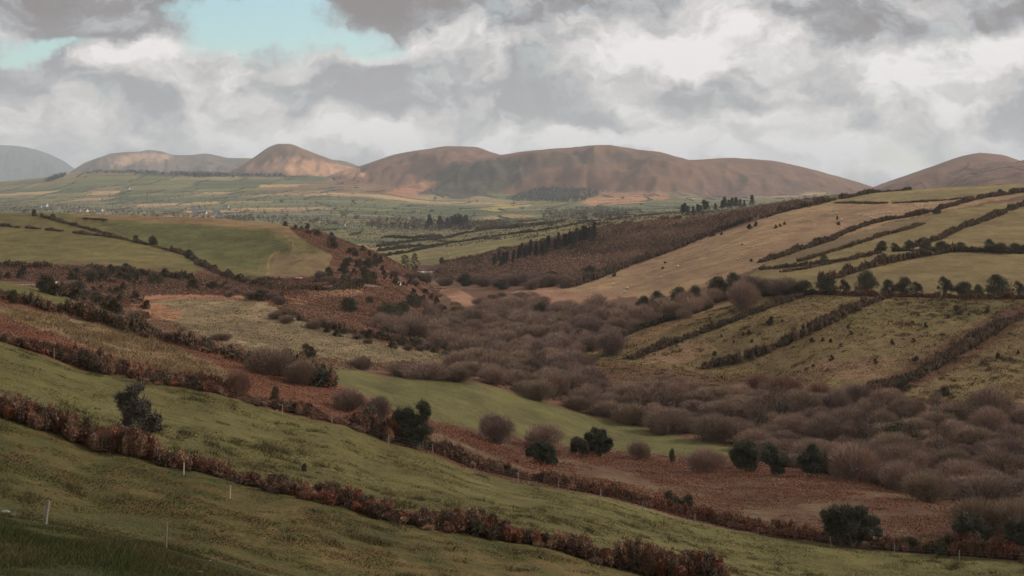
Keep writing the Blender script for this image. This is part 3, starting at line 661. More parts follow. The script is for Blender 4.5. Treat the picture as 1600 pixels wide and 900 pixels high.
for nm, base, lo, tint, lab_, D_ in [
 ('windswept_thorn', (219,706), [(204,612,11),(213,608,9),(192,626,9),(186,622,6),(212,628,14),(226,632,13),(203,640,13),(222,648,17),(237,655,12),(208,658,13),(228,668,15),(243,668,8),(216,678,11)], (.048,.050,.042), 'lone windswept thorn tree leaning over the nearest bracken hedge', 111),
 ('thorn_tree', (655,702), [(660,637,9),(666,648,11),(642,650,13),(624,652,11),(650,664,14),(632,668,13),(664,672,10),(652,682,10)], (.034,.042,.030), 'tall dark tree of a close pair standing on the middle fence line', 165),
 ('thorn_bush', (590,682), [(578,642,8),(583,655,11),(594,664,11),(602,674,9),(580,668,9)], (.050,.052,.042), 'ragged dark bush beside the tall tree on the middle fence line', 168),
 ('holly_tree', (853,757), [(846,700,11),(836,700,8),(858,708,11),(848,716,12),(864,720,8),(828,708,6)], (.032,.042,.030), 'small dark leaning tree with a pale stem on the bracken edge', 205),
 ('holly_tree', (933,714), [(932,676,8),(920,683,7),(943,681,8),(934,690,10),(951,691,7),(922,697,8),(945,700,8),(931,704,9)], (.034,.042,.032), 'round-headed dark tree on the lower edge of the meadow', None),
 ('holly_bush', (905,714), [(900,692,8),(910,696,8),(896,702,7),(912,704,8)], (.042,.046,.034), 'small dark bush touching the round-headed tree by the meadow', None),
 ('holly_bush', (1165,737), [(1158,699,11),(1170,696,11),(1150,710,10),(1178,710,12),(1160,718,13),(1174,724,11)], (.040,.046,.034), 'dark evergreen bush closest to the meadow tip', None),
 ('holly_bush', (1208,743), [(1200,706,10),(1212,712,11),(1222,722,9),(1204,724,12),(1216,732,9)], (.036,.044,.032), 'dark evergreen bush joined to the one at the meadow tip', None),
 ('holly_bush', (1266,745), [(1268,704,9),(1256,714,10),(1276,714,9),(1264,726,13),(1280,730,9)], (.034,.042,.032), 'dark evergreen bush right of the joined pair on the bracken edge', None),
 ('thorn_tree', (1335,864), [(1308,800,13),(1328,797,13),(1348,806,13),(1290,808,9),(1362,818,11),(1300,818,13),(1326,820,15),(1350,828,13),(1372,832,8),(1310,836,11),(1336,842,12),(1358,846,9)], (.036,.042,.030), 'large spreading dark thorn tree on the lower fence with pale stems', 160),
 ('thorn_tree', (1532,870), [(1510,818,12),(1498,826,9),(1526,822,12),(1542,830,9),(1514,836,11),(1534,842,9)], (.036,.042,.032), 'dark thorn tree with pale stems left of the corner tree', 156),
 ('thorn_tree', (1590,872), [(1580,822,12),(1598,828,12),(1588,842,12),(1602,848,10),(1578,846,9),(1612,836,10)], (.034,.040,.030), 'dark thorn tree at the far right end of the lower fence', 154),
 ('thorn_bush', (1066,808), [(1046,776,8),(1058,784,8),(1076,782,7),(1070,794,9),(1054,796,8),(1084,802,7)], (.038,.040,.028), 'dark low bush half buried in rusty bracken by the fence', 172),
 ('holly_bush', (491,603), [(476,572,7),(484,582,9),(496,590,10),(506,584,6),(500,598,7)], (.034,.042,.032), 'black-green bush on the brow overlooking the meadow', None),
]: lobed(nm, base, lo, tint, lab_, seed=len(lab_) + int(base[0]), D=D_, stem=(.26,.23,.2) if 'pale' in lab_ else (.13,.11,.09))
for a in [
 (1050,722,22,12,0,'tiny upright dark bush alone at the foot of the meadow'),
 (1470,868,26,28,0,'small dark bush between the two big thorn trees on the lower fence'),
 (1425,862,26,34,3,'low dark bush right of the large spreading thorn tree'),
 (482,562,26,34,3,'dark flat-topped bush behind the brow at the grey-green field corner'),
 (475,736,14,12,0,'tiny thorn sapling poking above the nearest bracken hedge'),
 (430,628,26,16,0,'thin dark gorse bush in the fence line bracken'),
 (20,474,22,22,0,'dark little bush on the green brow at the far left'),
 (165,506,14,22,0,'dark round bush on the hedge above the straw field'),
 (362,558,20,24,3,'dark ragged bush on the brow hedge near the grey-green field'),
 (545,487,22,36,0,'dark round bush high on the bracken slope beside the green patch'),
 (605,500,26,60,2,'wide dark bush in the middle of the bracken slope'),
 (628,497,26,34,0,'dark round bush right beside the wide one on the bracken slope'),
 (643,478,20,28,0,'dark bush on the shoulder of the bracken slope'),
 (578,473,10,16,0,'small dark bush between larger ones on the bracken slope'),
 (603,525,16,20,0,'dark bush low on the bracken slope near the valley'),
 (520,388,11,26,4,'dark gorse clump near the top of the spur'),
 (575,418,16,20,0,'dark bush on the middle of the spur'),
 (915,510,0,0,0,''),
 (905,540,26,24,0,'dark bush where the strip hedges reach the thicket'),
 (845,498,26,30,0,'dark evergreen among the willows of the valley middle'),
 (1245,652,24,30,0,'small dark evergreen rising out of the brown willows'),
 (1365,680,20,24,0,'dark evergreen deep among the willows'),
 (1405,695,34,90,2,'long dark evergreen clump inside the willow thicket'),
 (1410,612,20,26,0,'dark bush at the foot of the rusty diagonal hedge'),
 (1475,618,14,22,0,'dark bush at the back edge of the thicket below the right field'),
 (820,412,0,0,0,''),
 (970,415,0,0,0,''),
 (920,432,16,40,2,'dark evergreen patch at the foot of the brown slope'),
 (860,438,14,40,2,'dark evergreen patch by the stream bend below the pines'),
 (690,413,11,10,0,'round dark bush at the edge of the light field past the twin conifers'),
]:
    if a[2]: bush(*a)
# trees on the long hedgerow of the right hill
tl = [(1005,486,24,26,0),(1030,480,26,30,1),(1060,476,28,34,0),(1085,470,24,28,0),(1120,466,34,40,0),(1150,459,34,36,1),(1195,463,24,40,2),(1255,462,24,40,0),(1292,460,30,40,0),(1320,458,22,24,3),(1352,456,32,44,2),(1390,460,24,26,1),(1412,461,28,34,0),(1433,458,18,22,3),(1477,460,28,30,3),(1505,462,22,38,0),(1528,463,18,22,2),(1562,462,34,42,1),(1592,461,22,24,3)]
for k, t in enumerate(tl):
    bush(*t, f'dark tree on the long level right-hill hedgerow, {ORD[k]} from its valley end', 'tree', 'trees along the level hedgerow')
tl = [(1378,392,16,20,0),(1398,391,12,16,3),(1420,390,14,26,2),(1447,390,12,24,0),(1470,391,14,30,2),(1500,392,14,24,0),(1520,392,8,12,3),(1548,393,20,22,1),(1562,394,14,34,2),(1585,394,14,30,2),(1600,394,12,20,0),
      (1288,409,13,14,1),(1356,401,6,9,0),(1310,352,6,8,0),(1564,305,10,12,1),(1464,334,8,16,2)]
for k, t in enumerate(tl):
    bush(*t, f'dark bush among the upper right-hill hedges, {ORD[k]} walking uphill' if k != 11 else 'lone round dark tree between two thin hedges on the right hill', 'tree', None if k == 11 else 'bushes along the upper hedges')
tl = [(212,376,9,11,0),(238,382,14,15,0),(241,383,11,14,2),(268,391,8,6,0),(283,394,6,6,3),(297,404,15,16,1),(304,408,9,10,0),(53,337,10,9,0),(65,338,5,8,2),(82,341,7,12,2),(160,345,4,5,0),(38,332,5,8,2),(335,421,8,14,0),(360,434,8,14,2)]
for k, t in enumerate(tl):
    bush(*t, f'small dark hedge tree on the green left hill, {ORD[k]} along its field boundaries', 'tree', 'small trees on the left hill')
# gorse dotted over the tussocky fields
gl = [(1206,508,12,17),(1222,503,4,7),(1162,524,5,7),(1169,521,6,8),(1127,527,4,6),(1147,536,4,5),(1175,535,5,7),(1117,555,6,9),(1326,513,5,9),(1329,522,5,11),(1286,533,5,8),(1314,542,5,7),(1269,535,7,12),(1271,573,4,7),(1299,563,7,10),(1367,568,7,9),(1394,538,7,10),(1427,534,5,9),(1432,564,7,15),(1446,512,7,8),(1435,494,4,7),(1494,491,12,22),(1482,497,5,8),(1514,493,4,5),(1543,489,7,10),(1559,561,9,10),(1534,570,5,10),(1590,553,6,8),(1240,517,5,10),(1298,535,5,8)]
for k, (u, y, h, w) in enumerate(gl):
    bush(u, y, h * 1.2, w * 1.1, 4 + k % 3, f'dark gorse bush on the tussocky right fields, {ORD[k]} away from the valley', 'gorse bush', 'gorse bushes dotted over the tussocky fields')
gl = [(961,432,5,11),(985,412,3,5),(1007,404,5,8),(1039,412,3,7),(1036,420,3,7),(1046,390,5,9),(1095,375,2,4),(1113,369,5,11),(1127,367,3,8),(1172,358,7,13),(1181,353,6,9),(1212,357,5,7),(1219,354,4,6),(1226,351,4,6),(1308,343,5,5),(1160,383,2,5),(1247,382,2,5),(1174,409,4,8)]
for k, (u, y, h, w) in enumerate(gl):
    bush(u, y, h * 1.2, w, 4 + k % 3, f'low dark gorse bush on the brown sheep slope, {ORD[k]} going uphill', 'gorse bush', 'gorse bushes on the brown slope')
# scrub bank below the left hill
def scatter_bushes(poly, n, hr, sp, look, label, group, vs=(0, 2, 3, 4, 5, 6), dmin=0):
    r = np.random.default_rng(len(label)); got = []
    ux = [p[0] for p in poly]; yx = [p[1] for p in poly]; t = 0
    while len(got) < n and t < n * 60:
        t += 1; u, y = r.uniform(min(ux), max(ux)), r.uniform(min(yx), max(yx))
        if not inpoly(np.array([u]), np.array([y]), poly)[0]: continue
        p = at(u, y, dmin)
        if any((p[0]-a[0])**2 + (p[1]-a[1])**2 < sp*sp for a in got): continue
        got.append(p)
    got.sort(key=lambda p: p[0] / p[1])
    for k, p in enumerate(got):
        v = int(r.choice(vs)); h = r.uniform(*hr); hh, ww = (BUH[v], BUW[v]) if v < 4 else ((2.0, 3.2) if v < 7 else (4.8, 7.6))
        pr = BU[v] if v < 4 else (GO[v-4] if v < 7 else WIL[v-7])
        s = h * r.uniform(1.1, 1.9) / ww if v < 7 else h / 4.8 * 1.1
        o = ORD[k] if k < 50 else f'{k+1}th'
        place(pr, p - [0, 0, .1], s, label.format(o), look, group, sz=h / hh, rz=r.uniform(-.6, .6))
scatter_bushes([(-60,408),(30,424),(110,432),(130,420),(170,420),(230,428),(290,438),(330,446),(350,452),(260,452),(180,444),(100,441),(-60,442)], 50, (1.6, 3.8), 2.9, 'bush', 'dark scrub bush on the bank above the lane, {} from its left end', 'scrub above the lane', (0, 2, 4, 5, 6, 4, 5, 8))
scatter_bushes([(60,452),(120,448),(190,450),(240,490),(255,497),(200,505),(150,492)], 40, (1.4, 3.2), 2.5, 'bush', 'olive-dark scrub in the hollow below the lane, {} from the left', 'scrub below the lane', (0, 2, 4, 5, 6, 8))
scatter_bushes([(330,452),(400,452),(440,466),(445,478),(400,470),(340,462)], 14, (2., 3.6), 3.2, 'bush', 'dark brown scrub over the orange field edge, {} from the left', 'scrub over the orange edge', (0, 4, 5, 8, 10))
scatter_bushes([(490,442),(520,418),(545,406),(570,414),(590,440),(570,450),(500,447)], 30, (1.6, 3.6), 3.0, 'bush', 'dense dark scrub bush at the bend under the spur, {} from the left', 'scrub under the spur', (0, 2, 3, 4, 10))
scatter_bushes([(432,348),(470,354),(520,372),(575,395),(620,424),(640,440),(690,470),(720,500),(690,520),(640,470),(590,430),(550,400),(500,376)], 60, (1.6, 3.6), 5., 'bush', 'brown scrub bush on the spine of the bracken spur, {} from the top', 'scrub on the bracken spur', (4, 5, 6, 4, 5, 10))
scatter_bushes([(430,490),(520,515),(620,535),(700,548),(700,556),(600,545),(500,520),(430,500)], 22, (1.5, 3.), 4.5, 'bush', 'dark thorn bush above the pale field, {} from the left', 'thorn bushes above the pale field', (0, 2, 4, 8, 10))
scatter_bushes([(600,520),(640,500),(700,482),(760,470),(790,455),(830,470),(780,500),(720,520),(680,540)], 40, (2.8, 5), 5.2, 'willow bush', 'brown scrub willow in the valley neck, {} from the left', 'scrub willows in the valley neck', (7, 8, 9, 10, 11))
scatter_bushes([(640,437),(720,440),(800,438),(880,442),(900,448),(830,456),(760,452),(680,446)], 26, (4, 7), 8, 'willow bush', 'dull bare tree in the stream wood past the spur, {} from the left', 'stream wood trees', (7, 8, 10, 0, 10))

# ---- conifers
PN = [conifer(40 + i, (.042,.046,.040), 15, 6.5 + i, True) for i in range(3)]
CY = [conifer(50 + i, (.045,.048,.042), 12, 8 + i, False) for i in range(2)]
r = np.random.default_rng(4); k = 0
for i in range(40):
    t = i / 39; u = 770 + 160 * t + r.uniform(-3, 3); y = 424 - 38 * t + r.uniform(-7, 2)
    p = at(u, y); h = (20 + 12 * t + r.uniform(-5, 5)) * p[1] / F
    place(PN[i % 3], p, h / 15 * .85, f'dark pine in the slanting row across the wooded slope, {ORD[i]} from the valley end', 'pine tree', 'row of pines on the wooded slope', sz=h / 15)
for u, y, h, w, l in [(633,424,20,18,'smaller rounded conifer of the pair beside the long white roof'), (648,425,28,18,'taller dark conifer of the pair beside the long white roof')]:
    p = at(u, y, 780); place(CY[0 if h > 22 else 1], p, w * p[1] / F / 8.5, l, 'conifer', sz=h * p[1] / F / 12)
for i, (u, h) in enumerate([(1066,17),(1070,19),(1075,14),(1083,13),(1090,15),(1094,13),(1100,20),(1105,17),(1118,12),(1128,15),(1132,20),(1139,15),(1144,18),(1150,18),(1156,14),(1163,12),(1175,19)]):
    p = at(u, 335 - (u - 1060) * .1, 1000); D = 1240; x = (u - CX) / F * D
    place(PN[i % 3], (x, D, float(ground(x, D)) - .3), h * D / F / 15 * 1.45, f'ragged tree of the row before the big moor hill, {ORD[i]} from the left', 'tree', 'skyline row of ragged trees', sz=(h + 3) * D / F / 15)
for i in range(30):
    u = r.uniform(662, 732); y = 356 - abs(u - 690) * .02 + r.uniform(-2, 2); p = at(u, y, 1300)
    h = r.uniform(13, 20) * p[1] / F
    place(PN[i % 3] if i % 2 else CY[i % 4 // 2], p, h / 14, f'dark conifer of the small copse on the plain, {ORD[i]} of thirty', 'conifer', 'copse on the plain', sz=h / 14)

# ------------------------------------------------------------------ hedges
HP = dict(
 bracken=[(.205,.105,.066),(.165,.092,.062),(.130,.098,.074),(.235,.165,.115),(.090,.070,.052),(.190,.090,.058),(.085,.085,.055)],
 rust=[(.175,.088,.056),(.145,.076,.050),(.130,.088,.062),(.205,.135,.092),(.085,.070,.050)],
 dark=[(.135,.108,.078),(.082,.078,.052),(.155,.115,.082),(.068,.070,.046)],
 mix=[(.170,.125,.088),(.085,.080,.054),(.190,.135,.095),(.095,.088,.060),(.140,.112,.080),(.065,.066,.046)],
 green=[(.060,.064,.042),(.072,.070,.046),(.095,.078,.056)])
def hedge(label, pts, h, w, pal, leaf=.3, dens=22, dmin=0, group=None, name='hedge', up=.8):
    near = leaf < .25; st = .8 if near else 1.5
    P = line(pts, st, dmin); n = len(P); sd = int(rng.integers(0, 9999))
    t = np.gradient(P[:, :2], axis=0); t /= np.linalg.norm(t, axis=1, keepdims=True) + 1e-9; nn = np.stack([-t[:, 1], t[:, 0]], 1)
    L_ = n * st; rad = max(.42, h * .31); m = int(L_ * w / (rad * rad) * .75)
    i = rng.integers(0, n, m); f = rng.uniform(-.5, .5, m)
    s_ = i * st; wn = 1 + .9 * fbm(s_ / 9., s_ * 0 + sd, 2, 8)
    hn = np.clip(1 + 1.8 * fbm(s_ / 7., s_ * 0 + sd, 4, 3, .65) + rng.normal(size=m) * .2, .25, 2.1)
    gap = fbm(s_ / 9., s_ * 0 + sd + 50, 2, 12) < (-.7 if near else -.52)
    i, f, wn, hn = i[~gap], f[~gap], wn[~gap], hn[~gap]; m = len(i)
    cx = P[i, 0] + nn[i, 0] * f * w * wn + rng.normal(size=m) * .4; cy_ = P[i, 1] + nn[i, 1] * f * w * wn + rng.normal(size=m) * .4
    ch = h * hn * (1 - 1.3 * f * f); cr = rad * rng.uniform(.7, 1.25, m); cz_ = ground(cx, cy_)
    pc = np.array(pal); ci = np.clip(((fbm(cx / 4., cy_ / 4., 2, sd % 31) * .9 + rng.normal(size=m) * .30) * .5 + .5) * len(pc), 0, len(pc) - 1).astype(int)
    cc = pc[ci] * rng.uniform(.75, 1.25, m)[:, None]
    nb = int(np.clip(dens * 2.4, 34, 300)); k = np.repeat(np.arange(m), nb); N_ = len(k)
    a, q = rng.uniform(0, 6.283, N_), np.arccos(rng.uniform(-1, 1, N_)); rr = .45 + .55 * rng.random(N_) ** .6
    d = np.stack([np.cos(a) * np.sin(q), np.sin(a) * np.sin(q), np.cos(q)], 1)
    zc = ch * .5
    Q_ = np.stack([cx[k], cy_[k], cz_[k] + zc[k]], 1) + d * rr[:, None] * np.stack([cr[k], cr[k], zc[k]], 1)
    Q_[:, 2] = np.maximum(Q_[:, 2], cz_[k] - .1)
    c = cc[k] * rng.uniform(.8, 1.2, N_)[:, None]
    dd = d * .6 + np.array([0, 0, up]) + rng.normal(size=(N_, 3)) * .35; ln = leaf * rng.uniform(1.2, 3.0, N_)
    b = MB(); hb = rng.random(N_) < (.62 if near else .4)
    b.blades((Q_ - dd * ln[:, None] * .5)[hb], (dd * ln[:, None])[hb], leaf * (.42 if near else .6), c[hb])
    b.leaves(Q_[~hb], leaf * (1.25 if near else 1.) * rng.uniform(.8, 1.6, (~hb).sum()), c[~hb])
    # woody heart of every clump
    th = np.arange(7) * 6.2832 / 7; D7 = []
    for zz_, rr_ in ((-.9, .75), (.1, 1.), (.75, .6)): D7 += [(math.cos(x_) * rr_, math.sin(x_) * rr_, zz_) for x_ in th]
    D7 = np.array(D7 + [(0, 0, 1.)]); T7 = []
    for l_ in range(2):
        for q_ in range(7): p0, p1 = l_ * 7 + q_, l_ * 7 + (q_ + 1) % 7; T7 += [(p0, p1, p1 + 7), (p0, p1 + 7, p0 + 7)]
    T7 += [(14 + q_, 14 + (q_ + 1) % 7, 21) for q_ in range(7)]
    W_ = np.stack([cx, cy_, cz_ + zc], 1)[:, None] + D7[None] * (.55 * np.stack([cr, cr, zc * 1.35], 1))[:, None] * rng.uniform(.75, 1.2, (m, 22, 1))
    T_ = (np.array(T7)[None] + (np.arange(m) * 22)[:, None, None]).reshape(-1, 3)
    b.add(W_.reshape(-1, 3), T_, np.repeat(cc * .5, 22, 0))
    o = b.build(name, M_HEDGE); return tag(o, label, 'hedge', group)
HL = [
 ('rusty bracken and bramble hedge sweeping across the slope nearest the viewer', [(-60,630),(0,648),(66,668),(143,698),(200,709),(267,726),(320,736),(383,755),(450,769),(533,788),(616,811),(730,829),(786,842),(850,852),(916,872),(1016,898),(1120,918)], 1.45, 3.4, 'bracken', .14, 150),
 ('rust-brown bracken hedge behind the fence posts of the middle slope', [(-60,508),(0,530),(60,550),(130,573),(200,587),(265,598),(330,609),(440,639),(520,657),(600,683),(660,700),(740,730),(800,745),(870,758)], 1.4, 3.4, 'bracken', .16, 95),
 ('low bracken hedge along the lower fence towards the spreading thorn tree', [(870,760),(930,770),(1000,788),(1066,806),(1150,824),(1200,834),(1260,841),(1330,850),(1400,858),(1480,864),(1600,872),(1660,876)], 1.3, 3.0, 'rust', .16, 80),
 ('dark gorse and bracken hedge along the brow above the straw field', [(-40,458),(0,466),(60,481),(130,499),(200,517),(265,534),(330,550),(380,565),(430,580),(480,594),(520,608)], 1.8, 2.6, 'mix', .2, 50),
]
HR = [
 ('hedge crossing the left hill between its two green fields', [(-60,348),(0,353),(60,358),(120,364),(180,371),(240,385),(290,398),(312,412)], 1.4, 2.6, 'mix', .4, 9, 480),
 ('short hedge climbing from the middle of the left hill to its skyline tree', [(52,337),(80,342),(110,351),(150,361),(190,372)], 1.3, 2.6, 'mix', .4, 9, 480),
 ('dark hedge below the left hill running down to the lane', [(312,412),(340,427),(370,438),(400,446),(430,452)], 2.2, 4, 'dark', .4, 12, 400),
 ('scrubby hedge line along the foot of the left hill', [(-60,415),(0,418),(60,420),(130,424),(180,424),(240,432),(300,438)], 2.6, 5, 'mix', .35, 12, 400),
 ('roadside hedge above the lane under the spur', [(405,440),(470,440),(540,441),(590,444)], 1.5, 3, 'dark', .35, 12, 420),
 ('dark hedge just under the lane', [(415,453),(470,452),(520,452),(560,450)], 1.6, 3, 'dark', .35, 12, 400),
 ('dark hedge between bracken slope and pale field', [(440,484),(480,503),(540,519),(620,534),(700,546)], 1.8, 4, 'mix', .3, 14, 300),
 ('scrub edge dividing the wooded slope from the brown sheep slope', [(885,450),(930,436),(980,415),(1030,399),(1060,387),(1100,370),(1150,352),(1200,338),(1240,327),(1300,314),(1330,308)], 3.2, 7, 'mix', .5, 8, 560),
 ('thin hedge along the skyline above the pale band of the right hill', [(1330,308),(1360,302),(1420,297)], 2.5, 4, 'mix', .5, 8, 700),
 ('long hedge under the brown sheep slope climbing to the skyline', [(1190,410),(1240,394),(1290,378),(1340,356),(1380,345),(1430,337),(1460,330),(1500,318),(1540,309),(1600,300),(1700,290)], 2.3, 5, 'dark', .4, 11, 440),
 ('thin broken hedge in the middle of the right hill', [(1250,409),(1290,396),(1340,381),(1380,368),(1420,358),(1442,350)], 1.4, 2.6, 'mix', .4, 11, 440),
 ('hedge rising steeply past the upper right fields', [(1432,386),(1470,373),(1500,358),(1520,351),(1560,335),(1600,320),(1680,300)], 2.2, 4.5, 'dark', .4, 11, 440),
 ('low hedge beside the lone round tree of the right hill', [(1190,421),(1250,416),(1290,411),(1340,403),(1372,396)], 1.3, 3, 'mix', .4, 11, 430),
 ('very thin hedge line below the lone round tree', [(1225,425),(1260,420),(1300,411),(1340,404)], .9, 2, 'mix', .4, 11, 430),
 ('thick bushy hedge climbing between the two smooth green fields', [(1285,441),(1330,427),(1380,413),(1430,403),(1490,393)], 3.0, 5, 'mix', .35, 13, 430),
 ('level bushy hedge closing the topmost of the smooth fields', [(1372,394),(1420,392),(1500,393),(1600,396),(1700,398)], 1.8, 4, 'green', .35, 13, 430),
 ('rusty base hedge under the long row of dark trees', [(960,500),(1000,490),(1060,482),(1130,470),(1180,462),(1270,459),(1350,462),(1430,464),(1500,466),(1600,467),(1700,468)], 1.5, 3.5, 'rust', .28, 22, 380),
 ('first diagonal gorse hedge running down from the level hedgerow', [(985,562),(1020,548),(1067,530),(1130,508),(1200,481),(1250,465)], 1.9, 3.6, 'dark', .24, 30, 330),
 ('second diagonal gorse hedge running down from the level hedgerow', [(1100,577),(1170,561),(1230,536),(1290,506),(1340,480),(1385,464)], 2.4, 4.6, 'mix', .24, 30, 330),
 ('rusty diagonal hedge at the far right of the tussocky fields', [(1360,611),(1430,590),(1480,562),(1530,530),(1570,506),(1600,494),(1660,470)], 2.2, 5.0, 'mix', .24, 30, 300),
 ('hedge along the upper side of the narrow orange strip field', [(905,552),(960,532),(1000,515),(1060,497),(1110,482)], 1.9, 4, 'green', .26, 24, 360),
 ('nearer hedge of the light fields past the valley mouth', [(590,402),(640,394),(700,381),(760,372),(800,366),(850,360),(920,347),(1000,338),(1060,332)], 1.8, 4, 'green', .6, 5, 900),
 ('farther hedge of the light fields past the valley mouth', [(590,386),(640,378),(700,372),(720,366),(800,353),(880,347)], 2.0, 4, 'green', .7, 4, 900),
 ('top hedge along the wooded slope and the light field', [(690,413),(740,404),(800,389),(850,379),(900,367),(960,354),(1060,343)], 2.4, 6, 'mix', .6, 5, 850),
 ('short hedge beneath the pale plot on the plain', [(745,358),(800,357),(850,351)], 3, 6, 'green', .7, 4, 1100),
 ('broken dark hedge across the rough plain fields', [(600,371),(640,373),(690,370)], 2.5, 6, 'green', .7, 4, 1100),
 ('low hedge of the rough plain fields nearest the spur', [(590,393),(640,386),(690,384)], 2.2, 5, 'green', .6, 4, 1000),
 ('dark line of rushes across the pale band of the right hill', [(1305,317),(1370,318),(1420,317),(1500,311)], .8, 3, 'mix', .4, 9, 700),
]
for t in HL: hedge(t[0], t[1], t[2], t[3], HP[t[4]], t[5], t[6], group='bracken hedges of the near slope')
for t in HR: hedge(t[0], t[1], t[2] * .74, t[3] * .66, HP[t[4]], t[5], t[6], dmin=t[7], group='hedges of the hill fields')
# hedges of the far plain follow the field borders laid out above
def inv_pq(p, q):
    x0, y0 = p * math.cos(TH) - q * math.sin(TH), p * math.sin(TH) + q * math.cos(TH)
    x, y = x0.copy(), y0.copy()
    for _ in range(25):
        a, b = pq(x, y); ep, eq = p - a, q - b
        x += .7 * (ep * math.cos(TH) - eq * math.sin(TH)); y += .7 * (ep * math.sin(TH) + eq * math.cos(TH))
    return x, y
def far_hedge(p, q, label, k):
    x, y = inv_pq(p, q); u = CX + F * x / np.maximum(y, 10)
    z = ground(x, y)
    vis = (y > 1150) & (y < 6500) & (u > -60) & (u < 1660)
    a, b = _idx(u, np.maximum(y, 3)); yy = HY - F * (z + 3) / np.maximum(y, 10)
    vis &= yy < RM[np.clip(a.astype(int), 0, len(us)-1), np.clip(b.astype(int) - 2, 0, len(Ds)-1)] + 2
    vis &= ~((y > 5000) & (z > -15) & (u > 560))
    vis &= fbm(x / 160 + k, y / 160, 2, 500 + k) > -.42
    x, y, z = x[vis], y[vis], z[vis]
    if len(x) < 12: return
    m = len(x) * 8; i = rng.integers(0, len(x), m)
    big = (_h(np.floor(x[i] / 9), np.floor(y[i] / 9), k) > .82) * 1.
    dx, dy = rng.normal(size=m) * 2.2, rng.normal(size=m) * 2.0
    hz = rng.random(m) * (2.6 + 4.5 * big)
    Q_ = np.stack([x[i] + dx, y[i] + dy, ground(x[i] + dx, y[i] + dy) + hz], 1)
    b_ = MB(); c = lerpc((.045,.048,.036), (.095,.078,.058), rng.random(m)); b_.leaves(Q_, rng.uniform(.9, 2.0, m), c)
    tag(b_.build('hedge', M_HEDGE), label, 'hedge', 'field hedges of the distant plain')
kf = 0
for j, q in enumerate(QS[:-1]):
    if q > 6600: break
    kf += 1
    pp = np.arange(-2600, 3200, 2.6); far_hedge(pp, np.full(len(pp), q), f'long cross hedge on the distant plain, {ORD[j]} counting away from the valley mouth', j)
    for half, sgn in (('western', -1), ('eastern', 1)):
        P_, Q2 = [], []
        for p0 in PS[j][::1]:
            if (p0 - 400) * sgn < 0 or abs(p0) > 3000: continue
            qq = np.arange(q, QS[j + 1], 2.6); P_.append(p0 + 40 * (qq - q) / (QS[j+1] - q)); Q2.append(qq)
    # field divides of this strip
        far_hedge(np.concatenate(P_), np.concatenate(Q2), f'short dividing hedges of the {half} fields beyond the {ORD[j]} cross hedge', j + 50 + (sgn > 0) * 40)
# scattered far trees and woods
ft = MB(); r = np.random.default_rng(9)
def far_wood(label, poly, n, h, tint, dmin, leaf=2.0, name='woodland'):
    b = MB(); g = 0; t = 0
    while g < n and t < n * 30:
        t += 1; u = r.uniform(min(p[0] for p in poly), max(p[0] for p in poly)); y = r.uniform(min(p[1] for p in poly), max(p[1] for p in poly))
        if not inpoly(np.array([u]), np.array([y]), poly)[0]: continue
        g += 1; p = at(u, y, dmin); hh = h * r.uniform(.6, 1.2); m = 26
        P, d = clump_pts(m, (p[0], p[1], p[2] + hh * .5), (hh * .36, hh * .36, hh * .52), .5)
        b.leaves(P, leaf * r.uniform(.6, 1.2, m), lerpc(np.array(tint) * .7, np.array(tint) * 1.35, r.random(m)) * (1 + .9 * float(fbm(np.array([p[0] / 28]), np.array([p[1] / 28]), 3, 91)[0])) * np.where(r.random() < .12, (.55, .66, .62), (1, 1, 1)))
    return tag(b.build(name, M_HEDGE), label, 'wood', None, 'stuff')
far_wood('dark conifer plantation at the foot of the big moor hill', [(790,312),(830,298),(860,293),(925,297),(940,305),(900,316),(840,316)], 900, 15, (.042,.050,.044), 3500, 3.2)
far_wood('grey leafless wood below the yellow plot on the plain', [(840,332),(870,325),(960,325),(1000,332),(960,342),(850,342)], 420, 9, (.085,.075,.065), 1500)
far_wood('grey-brown wood around the copse on the plain', [(560,350),(600,342),(740,345),(800,354),(760,362),(650,360),(580,358)], 460, 8, (.095,.078,.066), 1300)
far_wood('dark plantation edge under the cone-shaped hill', [(260,272),(300,269),(440,272),(440,276),(300,277)], 500, 14, (.045,.052,.046), 5500, 3.5)
far_wood('dark plantation on the shoulder beneath the pale blue mountain', [(68,284),(90,272),(108,268),(100,276),(80,284)], 160, 14, (.045,.052,.046), 5500, 3.5)
far_wood('dark plantation along the crest under the long low range', [(130,272),(150,267),(230,267),(262,272),(160,271)], 260, 12, (.045,.052,.046), 5500, 3.)
far_wood('grey trees around the white village on the plain', [(180,330),(300,334),(480,342),(560,352),(480,352),(280,344),(0,330),(0,322),(100,320)], 520, 7.5, (.075,.072,.062), 1500)
far_wood('scattered grey trees over the middle plain', [(0,320),(200,300),(520,300),(650,325),(700,336),(560,344),(300,334),(0,330)], 420, 7, (.070,.068,.058), 1500)
far_wood('brown leafless scrub covering the wooded slope', [(640,437),(700,415),(760,401),(830,384),(900,368),(960,354),(1060,345),(1160,333),(1240,319),(1300,310),(1240,324),(1160,348),(1100,366),(1040,392),(980,410),(930,430),(880,443),(740,440)], 5600, 4.4, (.15,.108,.080), 640, .75, 'scrub_woodland')

